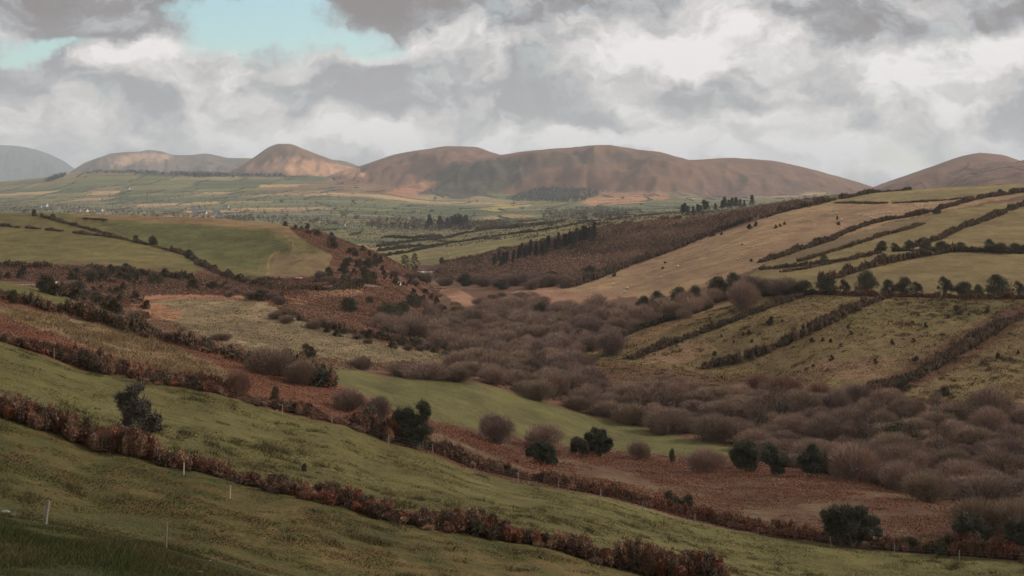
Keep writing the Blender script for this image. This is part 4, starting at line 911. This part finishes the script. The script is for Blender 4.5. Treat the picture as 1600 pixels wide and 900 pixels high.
# ------------------------------------------------------------------ ground cover
def cover(name, label, region, n, hgt, wid, cols, pred, lean=.4, kindleaf=False, mat=None):
    (u0, u1), (d0, d1) = region
    u = rng.uniform(u0, u1, n); D = np.sqrt(rng.uniform(d0 * d0, d1 * d1, n)); x = (u - CX) / F * D
    z = ground(x, D); yv = HY - F * z / D; ok = pred(u, D, yv)
    x, D, z, u = x[ok], D[ok], z[ok], u[ok]; m = len(x)
    pc = np.array(cols); ci = np.clip(((fbm(x / 4., D / 4., 3, 41) * 1.2 + fbm(x / 17., D / 13., 2, 45) + rng.normal(size=m) * .22) * .6 + .5) * len(pc), 0, len(pc) - 1).astype(int)
    c = pc[ci] * rng.uniform(.84, 1.16, m)[:, None]; b = MB(); P = np.stack([x, D, z - .02], 1)
    h = hgt * rng.uniform(.5, 1.3, m) * np.clip(1 + 1.3 * fbm(x / 2.5, D / 2.5, 2, 43) + .8 * fbm(x / 11, D / 9, 2, 46), .3, 3)
    if kindleaf:
        P[:, 2] += h * rng.random(m); b.leaves(P, wid * rng.uniform(.6, 1.4, m), c, .3)
    else:
        d = np.stack([rng.normal(size=m) * lean + .12, rng.normal(size=m) * lean, np.ones(m)], 1) * h[:, None]; b.blades(P, d, wid, c)
    return tag(b.build(name, mat or M_HEDGE), label, 'ground cover', None, 'stuff')
PALE = [(225,470),(280,463),(400,466),(425,478),(450,487),(490,505),(540,520),(600,537),(700,550),(725,560),(650,566),(560,566),(500,560),(430,552),(380,545),(320,528),(280,508),(240,496)]
D3f = lambda u: np.interp(u, us, np.exp(cd[3])); D5f = lambda u: np.interp(u, us, np.exp(cd[5])); D6f = lambda u: np.interp(u, us, np.exp(cd[6])); D8f = lambda u: np.interp(u, us, np.exp(cd[8]))
cover('grass', 'long soft green grass on the bank closest to the viewer', ((-60,700),(38,66)), 200000, .17, .022, [(.046,.062,.020),(.060,.070,.026),(.085,.078,.036),(.050,.064,.022)], lambda u, D, y: D < D3f(u) + 1, .5)
cover('grass', 'short mottled grass of the dark near field', ((-60,1300),(66,113)), 200000, .08, .045, [(.062,.074,.024),(.070,.066,.025),(.090,.064,.030),(.052,.064,.020)], lambda u, D, y: D < D5f(u), .9)
cover('grass', 'pale green pasture grass between the two bracken hedges', ((-60,1660),(104,168)), 230000, .09, .05, [(.106,.106,.042),(.094,.096,.036),(.125,.118,.054),(.08,.086,.032)], lambda u, D, y: (D > D5f(u) + 1) & (D < D6f(u)), .9)
cover('rushes', 'dark rush and thistle tufts dotted over the near pastures', ((-60,1660),(72,168)), 420000, .30, .035, [(.060,.062,.026),(.085,.066,.032),(.045,.052,.024)], lambda u, D, y: (fbm((u - CX) / F * D / 1.1, D / 1.1, 1, 120) + .8 * fbm((u - CX) / F * D / 14, D / 14, 2, 121) > .66) & (abs(D - D5f(u)) > 2) & (D < D6f(u) - .5), .5)
cover('rushes', 'dark rushes and low gorse speckling the tussocky right fields', ((900,1700),(300,450)), 260000, .45, .13, [(.070,.066,.034),(.095,.075,.042)], lambda u, D, y: (fbm((u - CX) / F * D / 1.6, D / 1.6, 1, 122) + .9 * fbm((u - CX) / F * D / 22, D / 22, 2, 123) > .62) & (y < 628) & (y > 464) & ~inpoly(u, y, THICK), .5)
cover('bracken', 'rusty dead bracken covering the rough ground by the meadow', ((620,1700),(150,268)), 300000, .6, .17, [(.175,.068,.038),(.150,.062,.038),(.130,.070,.048),(.18,.082,.05)], lambda u, D, y: (D > D6f(u) + 1) & (D < D8f(u) - 2) & ~((D > 190) & (u > 1530)) & (fbm((u - CX) / F * D / 9., D / 6., 3, 88) < .15) & (D < D8f(u) - 1 + 7 * fbm(u / 16., u * 0 + 3, 3, 99)), .4, True)
cover('bracken', 'dead bracken on the brow round the straw field', ((-60,660),(153,225)), 110000, .45, .16, [(.175,.080,.050),(.14,.070,.046),(.11,.065,.045)], lambda u, D, y: (D > D6f(u) + 1) & (y > -40) & ~inpoly(u, y, [(-60,462),(0,476),(130,500),(200,519),(270,543),(330,566),(372,590),(350,601),(290,590),(200,566),(150,548),(80,520),(0,495),(-60,475)]) & (D < np.interp(u, us, np.exp(cd[7])) + 4), .4, True)
cover('grass', 'bleached straw tussocks on the unmown strip', ((-60,400),(153,216)), 70000, .34, .08, [(.26,.21,.13),(.20,.165,.10),(.15,.13,.07),(.29,.235,.15)], lambda u, D, y: inpoly(u, y, [(-60,462),(0,476),(130,500),(200,519),(270,543),(330,566),(372,590),(350,601),(290,590),(200,566),(150,548),(80,520),(0,495),(-60,475)]), .6)
cover('grass', 'tussocky rough grass of the hedged right fields', ((900,1700),(300,450)), 170000, .26, .15, [(.20,.155,.085),(.165,.135,.065),(.125,.112,.048),(.23,.165,.10)], lambda u, D, y: (y < 632) & (y > 462) & ~inpoly(u, y, THICK), .7)
cover('grass', 'pale tussocks on the grey-green field over the brow', ((220,740),(280,450)), 80000, .24, .14, [(.165,.150,.09),(.21,.18,.115),(.135,.13,.075)], lambda u, D, y: inpoly(u, y, PALE), .7)
cover('bracken', 'brown bracken fringe below the pale field over the brow', ((180,700),(275,420)), 50000, .5, .3, [(.165,.10,.065),(.14,.09,.06),(.19,.14,.09),(.11,.085,.055)], lambda u, D, y: (y > 492) & (y < 580) & ~inpoly(u, y, PALE) & (D > np.interp(u, us, np.exp(cd[9])) - 12) & (D < np.interp(u, us, np.exp(cd[10])) + 10) & (u < 690), .4, True)
cover('bracken', 'brown bracken and heather clothing the spur', ((400,740),(340,770)), 170000, .6, .4, [(.17,.085,.055),(.13,.075,.052),(.10,.066,.050),(.19,.10,.065)], lambda u, D, y: (y > 345) & (D > 335) & ~inpoly(u, y, PALE) & (u < 672 + 50 * fbm(u / 25., D / 25., 2, 71)) & ~inpoly(u, y, [(100,335),(440,346),(480,380),(520,400),(510,425),(470,436),(400,440)]), .4, True)
cover('bracken', 'brown bracken and bramble over the bank along the lane', ((-60,480),(385,575)), 120000, .7, .42, [(.165,.088,.058),(.125,.078,.055),(.10,.07,.05),(.075,.062,.045),(.15,.10,.07)], lambda u, D, y: (y > 412 + 10 * fbm(u / 30., D / 40., 2, 72) + (u > 130) * 6 + np.clip(u - 230, 0, 100) * .12) & (D > 385) & (y < 462 + 20 * (u < 225)) & ~((y > 440) & (y < 449) & (u < 125)), .4, True)
cover('scrub', 'dark leaf litter and low twigs under the willow thicket', ((600,1700),(185,480)), 60000, .5, .4, [(.10,.07,.055),(.08,.06,.045)], lambda u, D, y: inpoly(u, y, THICK), .4, True)

# ------------------------------------------------------------------ posts, buildings, animals
def post(u, y, hpx, label, tint=(.42,.33,.24), lean=0., dmin=0, group=None, w=.055):
    p = at(u, y, dmin); h = hpx * p[1] / F; b = MB()
    b.tube([(0, 0, -.35), (lean * h * .5, 0, h * .5), (lean * h, .02, h)], [w, w * .97, w * .9], tint, 8)
    b.tube([(lean * h, .02, h), (lean * h + .004, .02, h + .03)], [w * .75, w * .4], np.array(tint) * .85, 8)
    return tag(b.build('fence_post', M_WOOD, loc=tuple(p)), label, 'fence post', group)
post(70, 819, 36, 'thick grey leaning wooden post on the lip of the near bank', (.23,.19,.16), .16, w=.08)
post(259, 857, 40, 'thin dark upright stake further down the near bank', (.20,.15,.11), .04, w=.05)
post(287, 742, 19, 'pale thin stake in the dark field under the bracken hedge', (.46,.38,.29), .02, w=.05)
post(359, 779, 20, 'orange-tipped pale stake in the middle of the dark field', (.50,.36,.24), .06, w=.05)
fr = empty('post_fence', at(520, 664)); tag(fr, 'thin wooden post and wire fence in front of the middle bracken hedge', 'fence')
base = np.array(fr.location)
fp = [(-20,528),(5,532),(87,561),(182,584),(264,601),(348,619),(442,648),(519,665),(608,694),(676,710),(742,741),(809,755),(873,768),(938,780),(1003,800),(1085,818),(1183,839),(1297,853),(1395,867),(1496,875),(1600,882)]
tops = []
for k, (u, y) in enumerate(fp):
    p = at(u, y, 120) - [0, .6, 0]; p[2] = float(ground(p[0], p[1])); b = MB(); ln = rng.normal() * .05
    b.tube([p - base - [0, 0, .3], p - base + [ln * .5, 0, .6], p - base + [ln, 0, 1.2]], [.05, .048, .044], np.array((.36,.29,.22)) * rng.uniform(.45, .95), 7)
    b.build('post', M_WOOD, fr); tops.append(p - base + [ln, 0, 0])
for hgt in (.45, .8, 1.1):
    b = MB(); b.tube(np.array([t + [0, -.06, hgt] for t in tops]), .006, (.25, .24, .23), 4); b.build('wire', M_WOOD, fr)
# houses
def house(L=11., W=6.5, H=3., R=2.6, wall=(.52,.50,.47), roof=(.12,.115,.12), shed=False):
    root = empty('cottage' if not shed else 'farm_shed')
    b = MB(); b.box((-L/2, -W/2, -1), (L/2, W/2, H), wall)
    for sx in (-1, 1):
        x0, x1 = sx * L / 2, sx * (L / 2 - .25); b.add([(x0,-W/2,H),(x0,W/2,H),(x0,0,H+R),(x1,-W/2,H),(x1,W/2,H),(x1,0,H+R)], [(0,1,2),(3,5,4),(0,2,5),(0,5,3),(1,4,5),(1,5,2)], wall)
    b.build('wall', M_WALL, root)
    b = MB()
    for sy in (-1, 1):
        e = .35; zl = H - R * e / (W / 2)
        V_ = [(-L/2-e, sy*(W/2+e), zl), (L/2+e, sy*(W/2+e), zl), (L/2+e, 0, H+R), (-L/2-e, 0, H+R)]
        V_ = V_ + [(x, y, z + .15) for x, y, z in V_]; b.add(V_, [(0,1,2),(0,2,3),(4,6,5),(4,7,6),(0,4,5),(0,5,1),(1,5,6),(1,6,2),(3,2,6),(3,6,7),(0,3,7),(0,7,4)], roof)
    rf = b.build('roof', M_WALL, root)
    if not shed:
        for sx in (-1, 1):
            b = MB(); b.box((sx*(L/2-.6)-.4, -.4, H+R-.7), (sx*(L/2-.6)+.4, .4, H+R+.9), wall); b.build('chimney', M_WALL, rf)
        for x in (-L*.33, -L*.13, L*.15, L*.34):
            b = MB(); b.box((x-.5, -W/2-.04, 1.), (x+.5, -W/2+.02, 2.2), (.05,.055,.06)); b.build('window', M_GLASS, root)
        b = MB(); b.box((-.45, -W/2-.05, 0), (.45, -W/2+.02, 2.1), (.16,.08,.06)); b.build('door', M_WOOD, root)
    return root
HS = [house(), house(14, 7, 5.2, 2.8), house(9, 6, 3, 2.4, (.62,.52,.46))]
def put_house(i, u, y, s, label, rz=0, dmin=1150, cat='house', cap=1e9):
    p = at(u, y, dmin); place(HS[i], p, s, label, cat, 'white houses of the distant plain', rz=rz)
for a in [(1,70,323.5,1.9,'long white farmhouse farthest left on the plain above the green hill'),(0,62,324,1.6,'small white house left of the long farmhouse'),(1,88,327,1.8,'white house right of and below the long farmhouse'),
 (2,122,331,2.,'pinkish low house hidden behind the hill brow'),(2,134,331,2.,'long tan farm building on the hill brow'),(0,157,330,1.8,'white gabled house at the end of the tan farm building'),
 (0,303,326.5,2.4,'bright white cottage highest left in the village'),(0,291,327.5,1.4,'tiny white cottage left of the bright one'),(1,312,333.5,2.2,'large white house in the middle of the village'),(0,305,334.5,2.,'low white house attached left of the large one'),(2,320,334.,1.9,'pink house right of the large white one'),
 (0,338,334.5,2.3,'white cottage right of the village centre'),(0,342,341.5,1.8,'small white cottage lowest in the village'),(0,353,324.5,2.2,'white cottage on the upper edge of the village'),(0,358,328,1.4,'small white cottage just under the upper one'),(0,369,334,1.4,'small cottage at the right end of the village'),
 (0,465,318.5,2.2,'white cottage beside trees in the middle of the plain'),(1,455,319.,1.5,'long low white house left of the cottage beside trees'),(0,533,351,1.4,'white house behind the top of the spur'),(1,536,354,1.1,'second white house behind the top of the spur'),
 (0,817,327,2.3,'white farmhouse under the yellow plot'),(0,666,323,1.5,'small white house below the dark moor'),(0,924,343,1.,'white cottage in the grey wood'),(0,200,296,2.2,'pale cottage high on the plain'),(0,430,340,1.4,'pale cottage right of the village among hedges'),(0,660,350,1.2,'pale house beside the copse')]:
    put_house(a[0], a[1], a[2], a[3] * (.5 if a[2] > 345 else .66), a[4], rng.uniform(-.5, .5))
S1 = house(30, 9, 2.2, 1.2, (.55,.55,.54), (.72,.73,.74), True)
p = at(663, 427, 700); k = p[1] / F; place(S1, p, 28 * k / 30, 'long low shed with a whitish roof beside the twin conifers', 'shed', rz=.05)
S2 = house(6, 3.4, 1.9, 1.0, (.66,.62,.58), (.50,.24,.17), True)
p = at(467, 438, 430); place(S2, p, 10 * p[1] / F / 6, 'little white hut with a rusty pink roof beside the lane bend', 'hut', rz=.1)
S3 = house(5, 3, 1.6, .8, (.75,.75,.74), (.75,.76,.77), True)
p = at(622, 444, 430); place(S3, p, 8 * p[1] / F / 5, 'small white shed on the nose of the spur', 'shed', rz=-.3)
# lane with its bank
def ribbon(name, pts, w, col, label, dmin, lift=.06):
    P = line(pts, 2, dmin); t = np.gradient(P[:, :2], axis=0); t /= np.linalg.norm(t, axis=1, keepdims=True); nn = np.stack([-t[:,1], t[:,0]], 1)
    V_, T = [], []
    for k in range(len(P)):
        for s in (-1, -.5, 0, .5, 1):
            x, y = P[k,0] + nn[k,0]*s*w/2, P[k,1] + nn[k,1]*s*w/2; V_.append((x, y, float(ground(x, y)) + lift))
        if k:
            for q in range(4): e = k*5+q; T += [(e-5, e-4, e+1), (e-5, e+1, e)]
    b = MB(); b.add(V_, T, col); return tag(b.build(name, M_WALL), label, None, None, 'structure')
ribbon('path', [(10,445),(60,445),(110,445)], 4, (.20,.15,.12), 'pale stretch of lane seen past the green brow', 400)
ribbon('path', [(410,446),(470,448),(530,447),(575,446),(596,449)], 3.5, (.20,.165,.115), 'narrow lane curving round the foot of the spur', 400)
p = at(88, 445, 400); b = MB(); b.tube([(0,0,-.2),(0,0,.9)], .28, (.8,.8,.78), 8); b.blob((0,0,.95),(.3,.3,.15),(.8,.8,.78)); tag(b.build('marker_post', M_WALL, loc=tuple(p)), 'stubby white marker beside the pale stretch of lane', 'marker post')
# hilltop mast
i = int(np.argmin(abs(us - 1532))); j = int(np.argmin(YP[i][(Ds > 4000) & (Ds < 7000)])) + int(np.argmax(Ds > 4000))
xx = (1532 - CX) / F * Ds[j]; b = MB(); b.tube([(0,0,-1),(0,0,9)], [.5,.25], (.3,.3,.3), 6); b.box((-2,-2,-1),(2,2,2.4),(.35,.33,.31))
tag(b.build('mast', M_WALL, loc=(xx, Ds[j], float(Z[i, j]))), 'tiny mast on the summit of the right-hand hill', 'mast')
# sheep
def sheep(col=(.55,.50,.42)):
    root = empty('sheep'); b = MB()
    b.blob((0,0,.62),(.58,.27,.30),col,3,14,9,.12); b.blob((.55,0,.82),(.17,.13,.15),np.array(col)*.8,4,8,6,.05); b.blob((.70,0,.77),(.13,.07,.08),(.12,.11,.10),5,8,6,.05)
    for sx in (-.34,.34):
        for sy in (-.13,.13): b.tube([(sx,sy,-.02),(sx+.02,sy,.22),(sx,sy,.5)],[.035,.04,.07],(.16,.14,.12),6)
    for sy in (-.12,.12): b.blob((.58,sy,.88),(.03,.08,.03),(.3,.27,.24),6,6,5,0)
    b.build('body', M_WOOL, root, True); return root
SH = [sheep(), sheep((.60,.55,.46))]
sl = [(1301,330),(1294,321),(1300,337),(1290,335),(1263,332),(1219,342),(1270,347),(1344,337),(1354,338),(1361,341),(1375,335),(1390,333),(1365,343),(1406,331),(1414,330),(1430,322),(1434,324),(1441,323),(1447,322),(1455,324),(1418,320),(1408,321),(1315,359),(1315,345),(1500,314),(1059,418),(1132,404),(1159,401),(1170,389),(1182,386),(1033,435),(958,446),(980,452),(976,458),(1153,407),
      (1250,347),(1382,339),(1440,326),(1463,330),(1306,335)]
for k, (u, y) in enumerate(sl):
    p = at(u, y, 430); place(SH[k % 2], p, 1.15, f'white sheep grazing the brown slope, {ORD[k]} of the scattered flock', 'sheep', 'sheep on the brown slope', rz=rng.uniform(0, 6.28))
sl = [(688,390),(695,389),(745,388),(752,386),(797,374),(786,374),(820,371),(704,404),(700,398),(832,372)]
for k, (u, y) in enumerate(sl):
    p = at(u, y, 900); place(SH[0], p, 1.3, f'white sheep in the light field past the valley, {ORD[k]} from near side', 'sheep', 'sheep past the valley mouth', rz=rng.uniform(0, 6.28))
def cow():
    root = empty('cow'); b = MB(); c = (.025,.022,.02)
    b.blob((0,0,1.0),(1.0,.38,.45),c,8,14,9,.1); b.blob((1.1,0,1.15),(.3,.2,.24),c,9,8,6,.05); b.blob((1.4,0,1.0),(.22,.13,.15),c,2,8,6,.05)
    for sx in (-.7,.65):
        for sy in (-.22,.22): b.tube([(sx,sy,-.03),(sx+.03,sy,.4),(sx,sy,.9)],[.07,.08,.15],c,6)
    b.tube([(-.98,0,1.2),(-1.08,0,.8),(-1.05,0,.45)],[.05,.03,.04],c,5); b.build('body', M_WOOL, root, True); return root
CW = cow()
for k, (u, y) in enumerate([(132,344),(136,344.3),(143,344.8),(147,345),(151,345.2),(157,345.2),(161,345.8),(164,346.3)]):
    p = at(u, y, 480); place(CW, p, 1.15, f'black cow on the crest field of the left hill, {ORD[k]} in line', 'cow', 'black cattle on the left hill', rz=rng.uniform(-.6, .6))
# stones on the bank
for k, (u, y, w) in enumerate([(8,801,14),(20,806,10),(312,895,10),(328,877,5),(22,884,3)]):
    p = at(u, y); s = w * p[1] / F; b = MB(); b.blob((0,0,.02),(s*.5,s*.4,s*.22),(.20,.19,.175),k+3,12,8,.35)
    tag(b.build('boulder', M_WALL, None, True, tuple(p)), ['flat grey boulder at the top of the near bank','smaller grey boulder tucked beside the flat one','pale boulder half sunk at the foot of the near bank','little pale stone on the lip of the bank','tiny pale stone in the bank grass'][k], 'boulder', 'boulders on the near bank')

# ------------------------------------------------------------------ haze
def haze():
    zb, zt = float(Z.min()) - 1, float(Z.max()) + 25
    x0, x1, y0, y1 = float(XX.min()) - 5, float(XX.max()) + 5, -40, 29600
    b = MB(); b.box((x0, y0, zb), (x1, y1, zt), (1, 1, 1))
    m, nt, N, L = newmat('haze_air'); v = nd(nt, 'ShaderNodeVolumePrincipled')
    v.inputs['Color'].default_value = (.84, .93, 1.0, 1); v.inputs['Density'].default_value = 3.7e-5; v.inputs['Anisotropy'].default_value = .1
    o = nd(nt, 'ShaderNodeOutputMaterial'); L.new(v.outputs[0], o.inputs['Volume'])
    return tag(b.build('haze', m), 'thin pale blue haze in the air over the valley', None, None, 'stuff')
haze()

# ------------------------------------------------------------------ world: blue sky with banks of cloud
SUN_EL, SUN_AZ = radians(30), radians(72)      # azimuth from the view direction (+Y) towards +X
def world():
    w = bpy.data.worlds.new('World'); SC.world = w; w.use_nodes = True; nt = w.node_tree; nt.nodes.clear(); L = nt.links
    sky = nd(nt, 'ShaderNodeTexSky', sky_type='NISHITA'); sky.sun_disc = False; sky.sun_elevation = SUN_EL; sky.sun_rotation = SUN_AZ
    tc = nd(nt, 'ShaderNodeTexCoord'); sp = nd(nt, 'ShaderNodeSeparateXYZ'); L.new(tc.outputs['Generated'], sp.inputs[0])
    az = math_(nt, 'ARCTAN2', sp.outputs[0], sp.outputs[1]); el = math_(nt, 'ARCSINE', sp.outputs[2])
    cb = nd(nt, 'ShaderNodeCombineXYZ'); L.new(az, cb.inputs[0]); L.new(el, cb.inputs[1])
    def nz(scale, det, rgh, stretch, off, src=None, colour=False, dist=0.):
        mp = nd(nt, 'ShaderNodeMapping'); L.new(src or cb.outputs[0], mp.inputs[0]); mp.inputs['Scale'].default_value = (1, stretch, 1); mp.inputs['Location'].default_value = off
        n = nd(nt, 'ShaderNodeTexNoise', noise_dimensions='2D'); n.inputs['Scale'].default_value = scale; n.inputs['Detail'].default_value = det; n.inputs['Roughness'].default_value = rgh; n.inputs['Distortion'].default_value = dist
        L.new(mp.outputs[0], n.inputs['Vector']); return n.outputs[1] if colour else n.outputs[0]
    def warp(amount, scale, src, det=4):
        c = nz(scale, det, .6, 1.3, (3.3, 7.1, 0), src, True)
        s1 = nd(nt, 'ShaderNodeVectorMath', operation='SUBTRACT'); L.new(c, s1.inputs[0]); s1.inputs[1].default_value = (.5, .5, .5)
        s2 = nd(nt, 'ShaderNodeVectorMath', operation='MULTIPLY_ADD'); L.new(s1.outputs[0], s2.inputs[0]); s2.inputs[1].default_value = (amount, amount * .6, 0); L.new(src, s2.inputs[2])
        return s2.outputs[0]
    W1 = warp(.11, 10, cb.outputs[0], 7)
    s3 = nd(nt, 'ShaderNodeSeparateXYZ'); L.new(W1, s3.inputs[0]); A, E = s3.outputs[0], s3.outputs[1]
    def g(u, y, ru, ry, amp):
        a0 = math.atan((u - CX) / F); e0 = math.atan((HY - y) / math.hypot(F, u - CX))
        da = math_(nt, 'MULTIPLY', math_(nt, 'SUBTRACT', A, a0), F / ru); de = math_(nt, 'MULTIPLY', math_(nt, 'SUBTRACT', E, e0), F / ry)
        r2 = math_(nt, 'MULTIPLY_ADD', da, da, math_(nt, 'MULTIPLY', de, de))
        return math_(nt, 'MULTIPLY', math_(nt, 'EXPONENT', math_(nt, 'MULTIPLY', r2, -1.0)), amp)
    def total(l):
        t = None
        for x in l: v = g(*x); t = v if t is None else math_(nt, 'ADD', t, v)
        return t
    # cloud brightness
    bright = total([(1000,90,130,60,.30),(1110,75,60,50,.15),(640,95,80,40,.15),(830,50,90,30,.18),(190,82,45,22,.42),(130,90,25,14,.2),(380,80,60,30,.14),(1500,95,120,60,.25),(1450,190,150,60,.08),(1180,160,110,50,.10),
                    (600,212,340,26,.22),(1000,228,300,24,.26),(1250,250,120,30,.2),(200,215,200,30,.14),(350,120,160,30,.05),(1330,275,60,40,.05),(100,130,120,50,.06),
                    (110,10,150,45,-.26),(300,0,110,30,-.2),(720,5,170,45,-.20),(600,20,60,35,-.12),(920,0,120,30,-.14),(1270,60,90,60,-.07),(1400,30,110,30,-.04),(820,150,90,50,-.13),(450,150,110,35,-.08),(280,140,90,30,-.12),(1010,195,120,28,-.14),(640,180,150,25,-.06),(1230,110,60,40,-.08),(40,240,160,60,-.05),(1160,90,40,60,-.05)])
    n_big = nz(9.5, 10, .57, 1.7, (0, 0, 0), W1); n_off = nz(9.5, 10, .57, 1.7, (-.012, -.028, 0), W1)
    n_det = nz(34, 8, .6, 1.5, (5, 2, 0), W1)
    relief = math_(nt, 'SUBTRACT', n_big, n_off)
    B = math_(nt, 'ADD', math_(nt, 'MULTIPLY_ADD', n_big, .34, .395), math_(nt, 'MULTIPLY', bright, 1.25))
    B = math_(nt, 'ADD', B, math_(nt, 'MULTIPLY', relief, 1.15))
    def vor(off):
        mp = nd(nt, 'ShaderNodeMapping'); L.new(W1, mp.inputs[0]); mp.inputs['Scale'].default_value = (1, 1.5, 1); mp.inputs['Location'].default_value = off
        v = nd(nt, 'ShaderNodeTexVoronoi', feature='SMOOTH_F1', normalize=True, voronoi_dimensions='2D'); v.inputs['Scale'].default_value = 17; v.inputs['Detail'].default_value = 3; v.inputs['Roughness'].default_value = .55
        v.inputs['Smoothness'].default_value = .6; L.new(mp.outputs[0], v.inputs['Vector']); return v.outputs['Distance']
    puff = math_(nt, 'SUBTRACT', vor((-.008, -.020, 0)), vor((0, 0, 0)))
    B = math_(nt, 'ADD', B, math_(nt, 'MULTIPLY', puff, .65))
    B = math_(nt, 'MULTIPLY_ADD', n_det, .20, math_(nt, 'ADD', B, -.10))
    B = math_(nt, 'MINIMUM', math_(nt, 'SMOOTH_MAX', B, ramp(nt, sp.outputs[2], .075, .12, .43, .25), .12), .92)
    # colour: darker cloud is mauve grey, bright cloud warm white
    cr = nd(nt, 'ShaderNodeValToRGB'); e = cr.color_ramp.elements
    e[0].position = .22; e[0].color = (.235, .205, .205, 1); e[1].position = .92; e[1].color = (.90, .86, .85, 1)
    for p_, c_ in ((.38, (.305, .295, .310, 1)), (.50, (.425, .430, .445, 1)), (.66, (.615, .588, .578, 1))):
        q = cr.color_ramp.elements.new(p_); q.color = c_
    L.new(B, cr.inputs[0])
    # openings of blue
    hole = total([(330,42,70,32,.9),(440,35,90,34,1.1),(525,52,50,22,.45),(400,8,120,30,.8),(560,75,40,16,.5),(50,66,70,16,.75),(130,62,60,12,.6),(1130,12,16,24,.34),(1190,4,30,10,.1),(1510,45,60,14,.16),(930,10,40,14,.25),(1400,262,90,30,.30),(1480,215,60,20,.14),
                  (190,82,48,24,-.9),(110,15,120,24,-.6),(620,20,60,30,-.4)])
    hole = math_(nt, 'ADD', hole, math_(nt, 'MULTIPLY', math_(nt, 'SUBTRACT', nz(22, 8, .6, 1.4, (9, 4, 0), W1), .5), 1.0))
    hm = ramp(nt, hole, .02, .80)
    # overhead the cover is brighter
    zen = ramp(nt, sp.outputs[2], .18, .9, 1., ZEN)
    vv = nd(nt, 'ShaderNodeVectorMath', operation='SCALE'); L.new(cr.outputs[0], vv.inputs[0]); L.new(zen, vv.inputs['Scale'])
    blue = nd(nt, 'ShaderNodeVectorMath', operation='MULTIPLY'); L.new(sky.outputs[0], blue.inputs[0]); blue.inputs[1].default_value = (.142, .160, .152)
    c = mixc(nt, vv.outputs[0], blue.outputs[0], hm)
    bg = nd(nt, 'ShaderNodeBackground'); L.new(c, bg.inputs[0]); bg.inputs[1].default_value = 1.0
    o = nd(nt, 'ShaderNodeOutputWorld'); L.new(bg.outputs[0], o.inputs[0])
ZEN = 1.25
world()
sun = bpy.data.lights.new('sun', 'SUN'); sun.energy = 3.4; sun.angle = radians(3); sun.color = (1, .93, .84)
so = bpy.data.objects.new('sun', sun); COL.objects.link(so)
from mathutils import Vector
dv = Vector((math.sin(SUN_AZ) * math.cos(SUN_EL), math.cos(SUN_AZ) * math.cos(SUN_EL), math.sin(SUN_EL)))
so.rotation_euler = dv.to_track_quat('Z', 'Y').to_euler()
# ------------------------------------------------------------------ camera
cam = bpy.data.cameras.new('camera'); cam.lens = F / 1600 * 36; cam.sensor_width = 36; cam.shift_y = -(450 - HY) / 1600; cam.clip_end = 60000; cam.clip_start = .5
co = bpy.data.objects.new('camera', cam); COL.objects.link(co); co.rotation_euler = (radians(90), 0, 0); SC.camera = co
SC.view_settings.view_transform = 'Standard'; SC.view_settings.look = 'None'; SC.view_settings.gamma = 1; SC.view_settings.exposure = 0
cy = SC.cycles; cy.volume_bounces = 1; cy.max_bounces = 3; cy.diffuse_bounces = 2; cy.use_adaptive_sampling = True; cy.adaptive_threshold = .03; cy.adaptive_min_samples = 24; cy.use_denoising = True; cy.caustics_reflective = False; cy.caustics_refractive = False
SC.world.cycles.sampling_method = 'MANUAL'; SC.world.cycles.sample_map_resolution = 384
print('objects', len(bpy.data.objects))
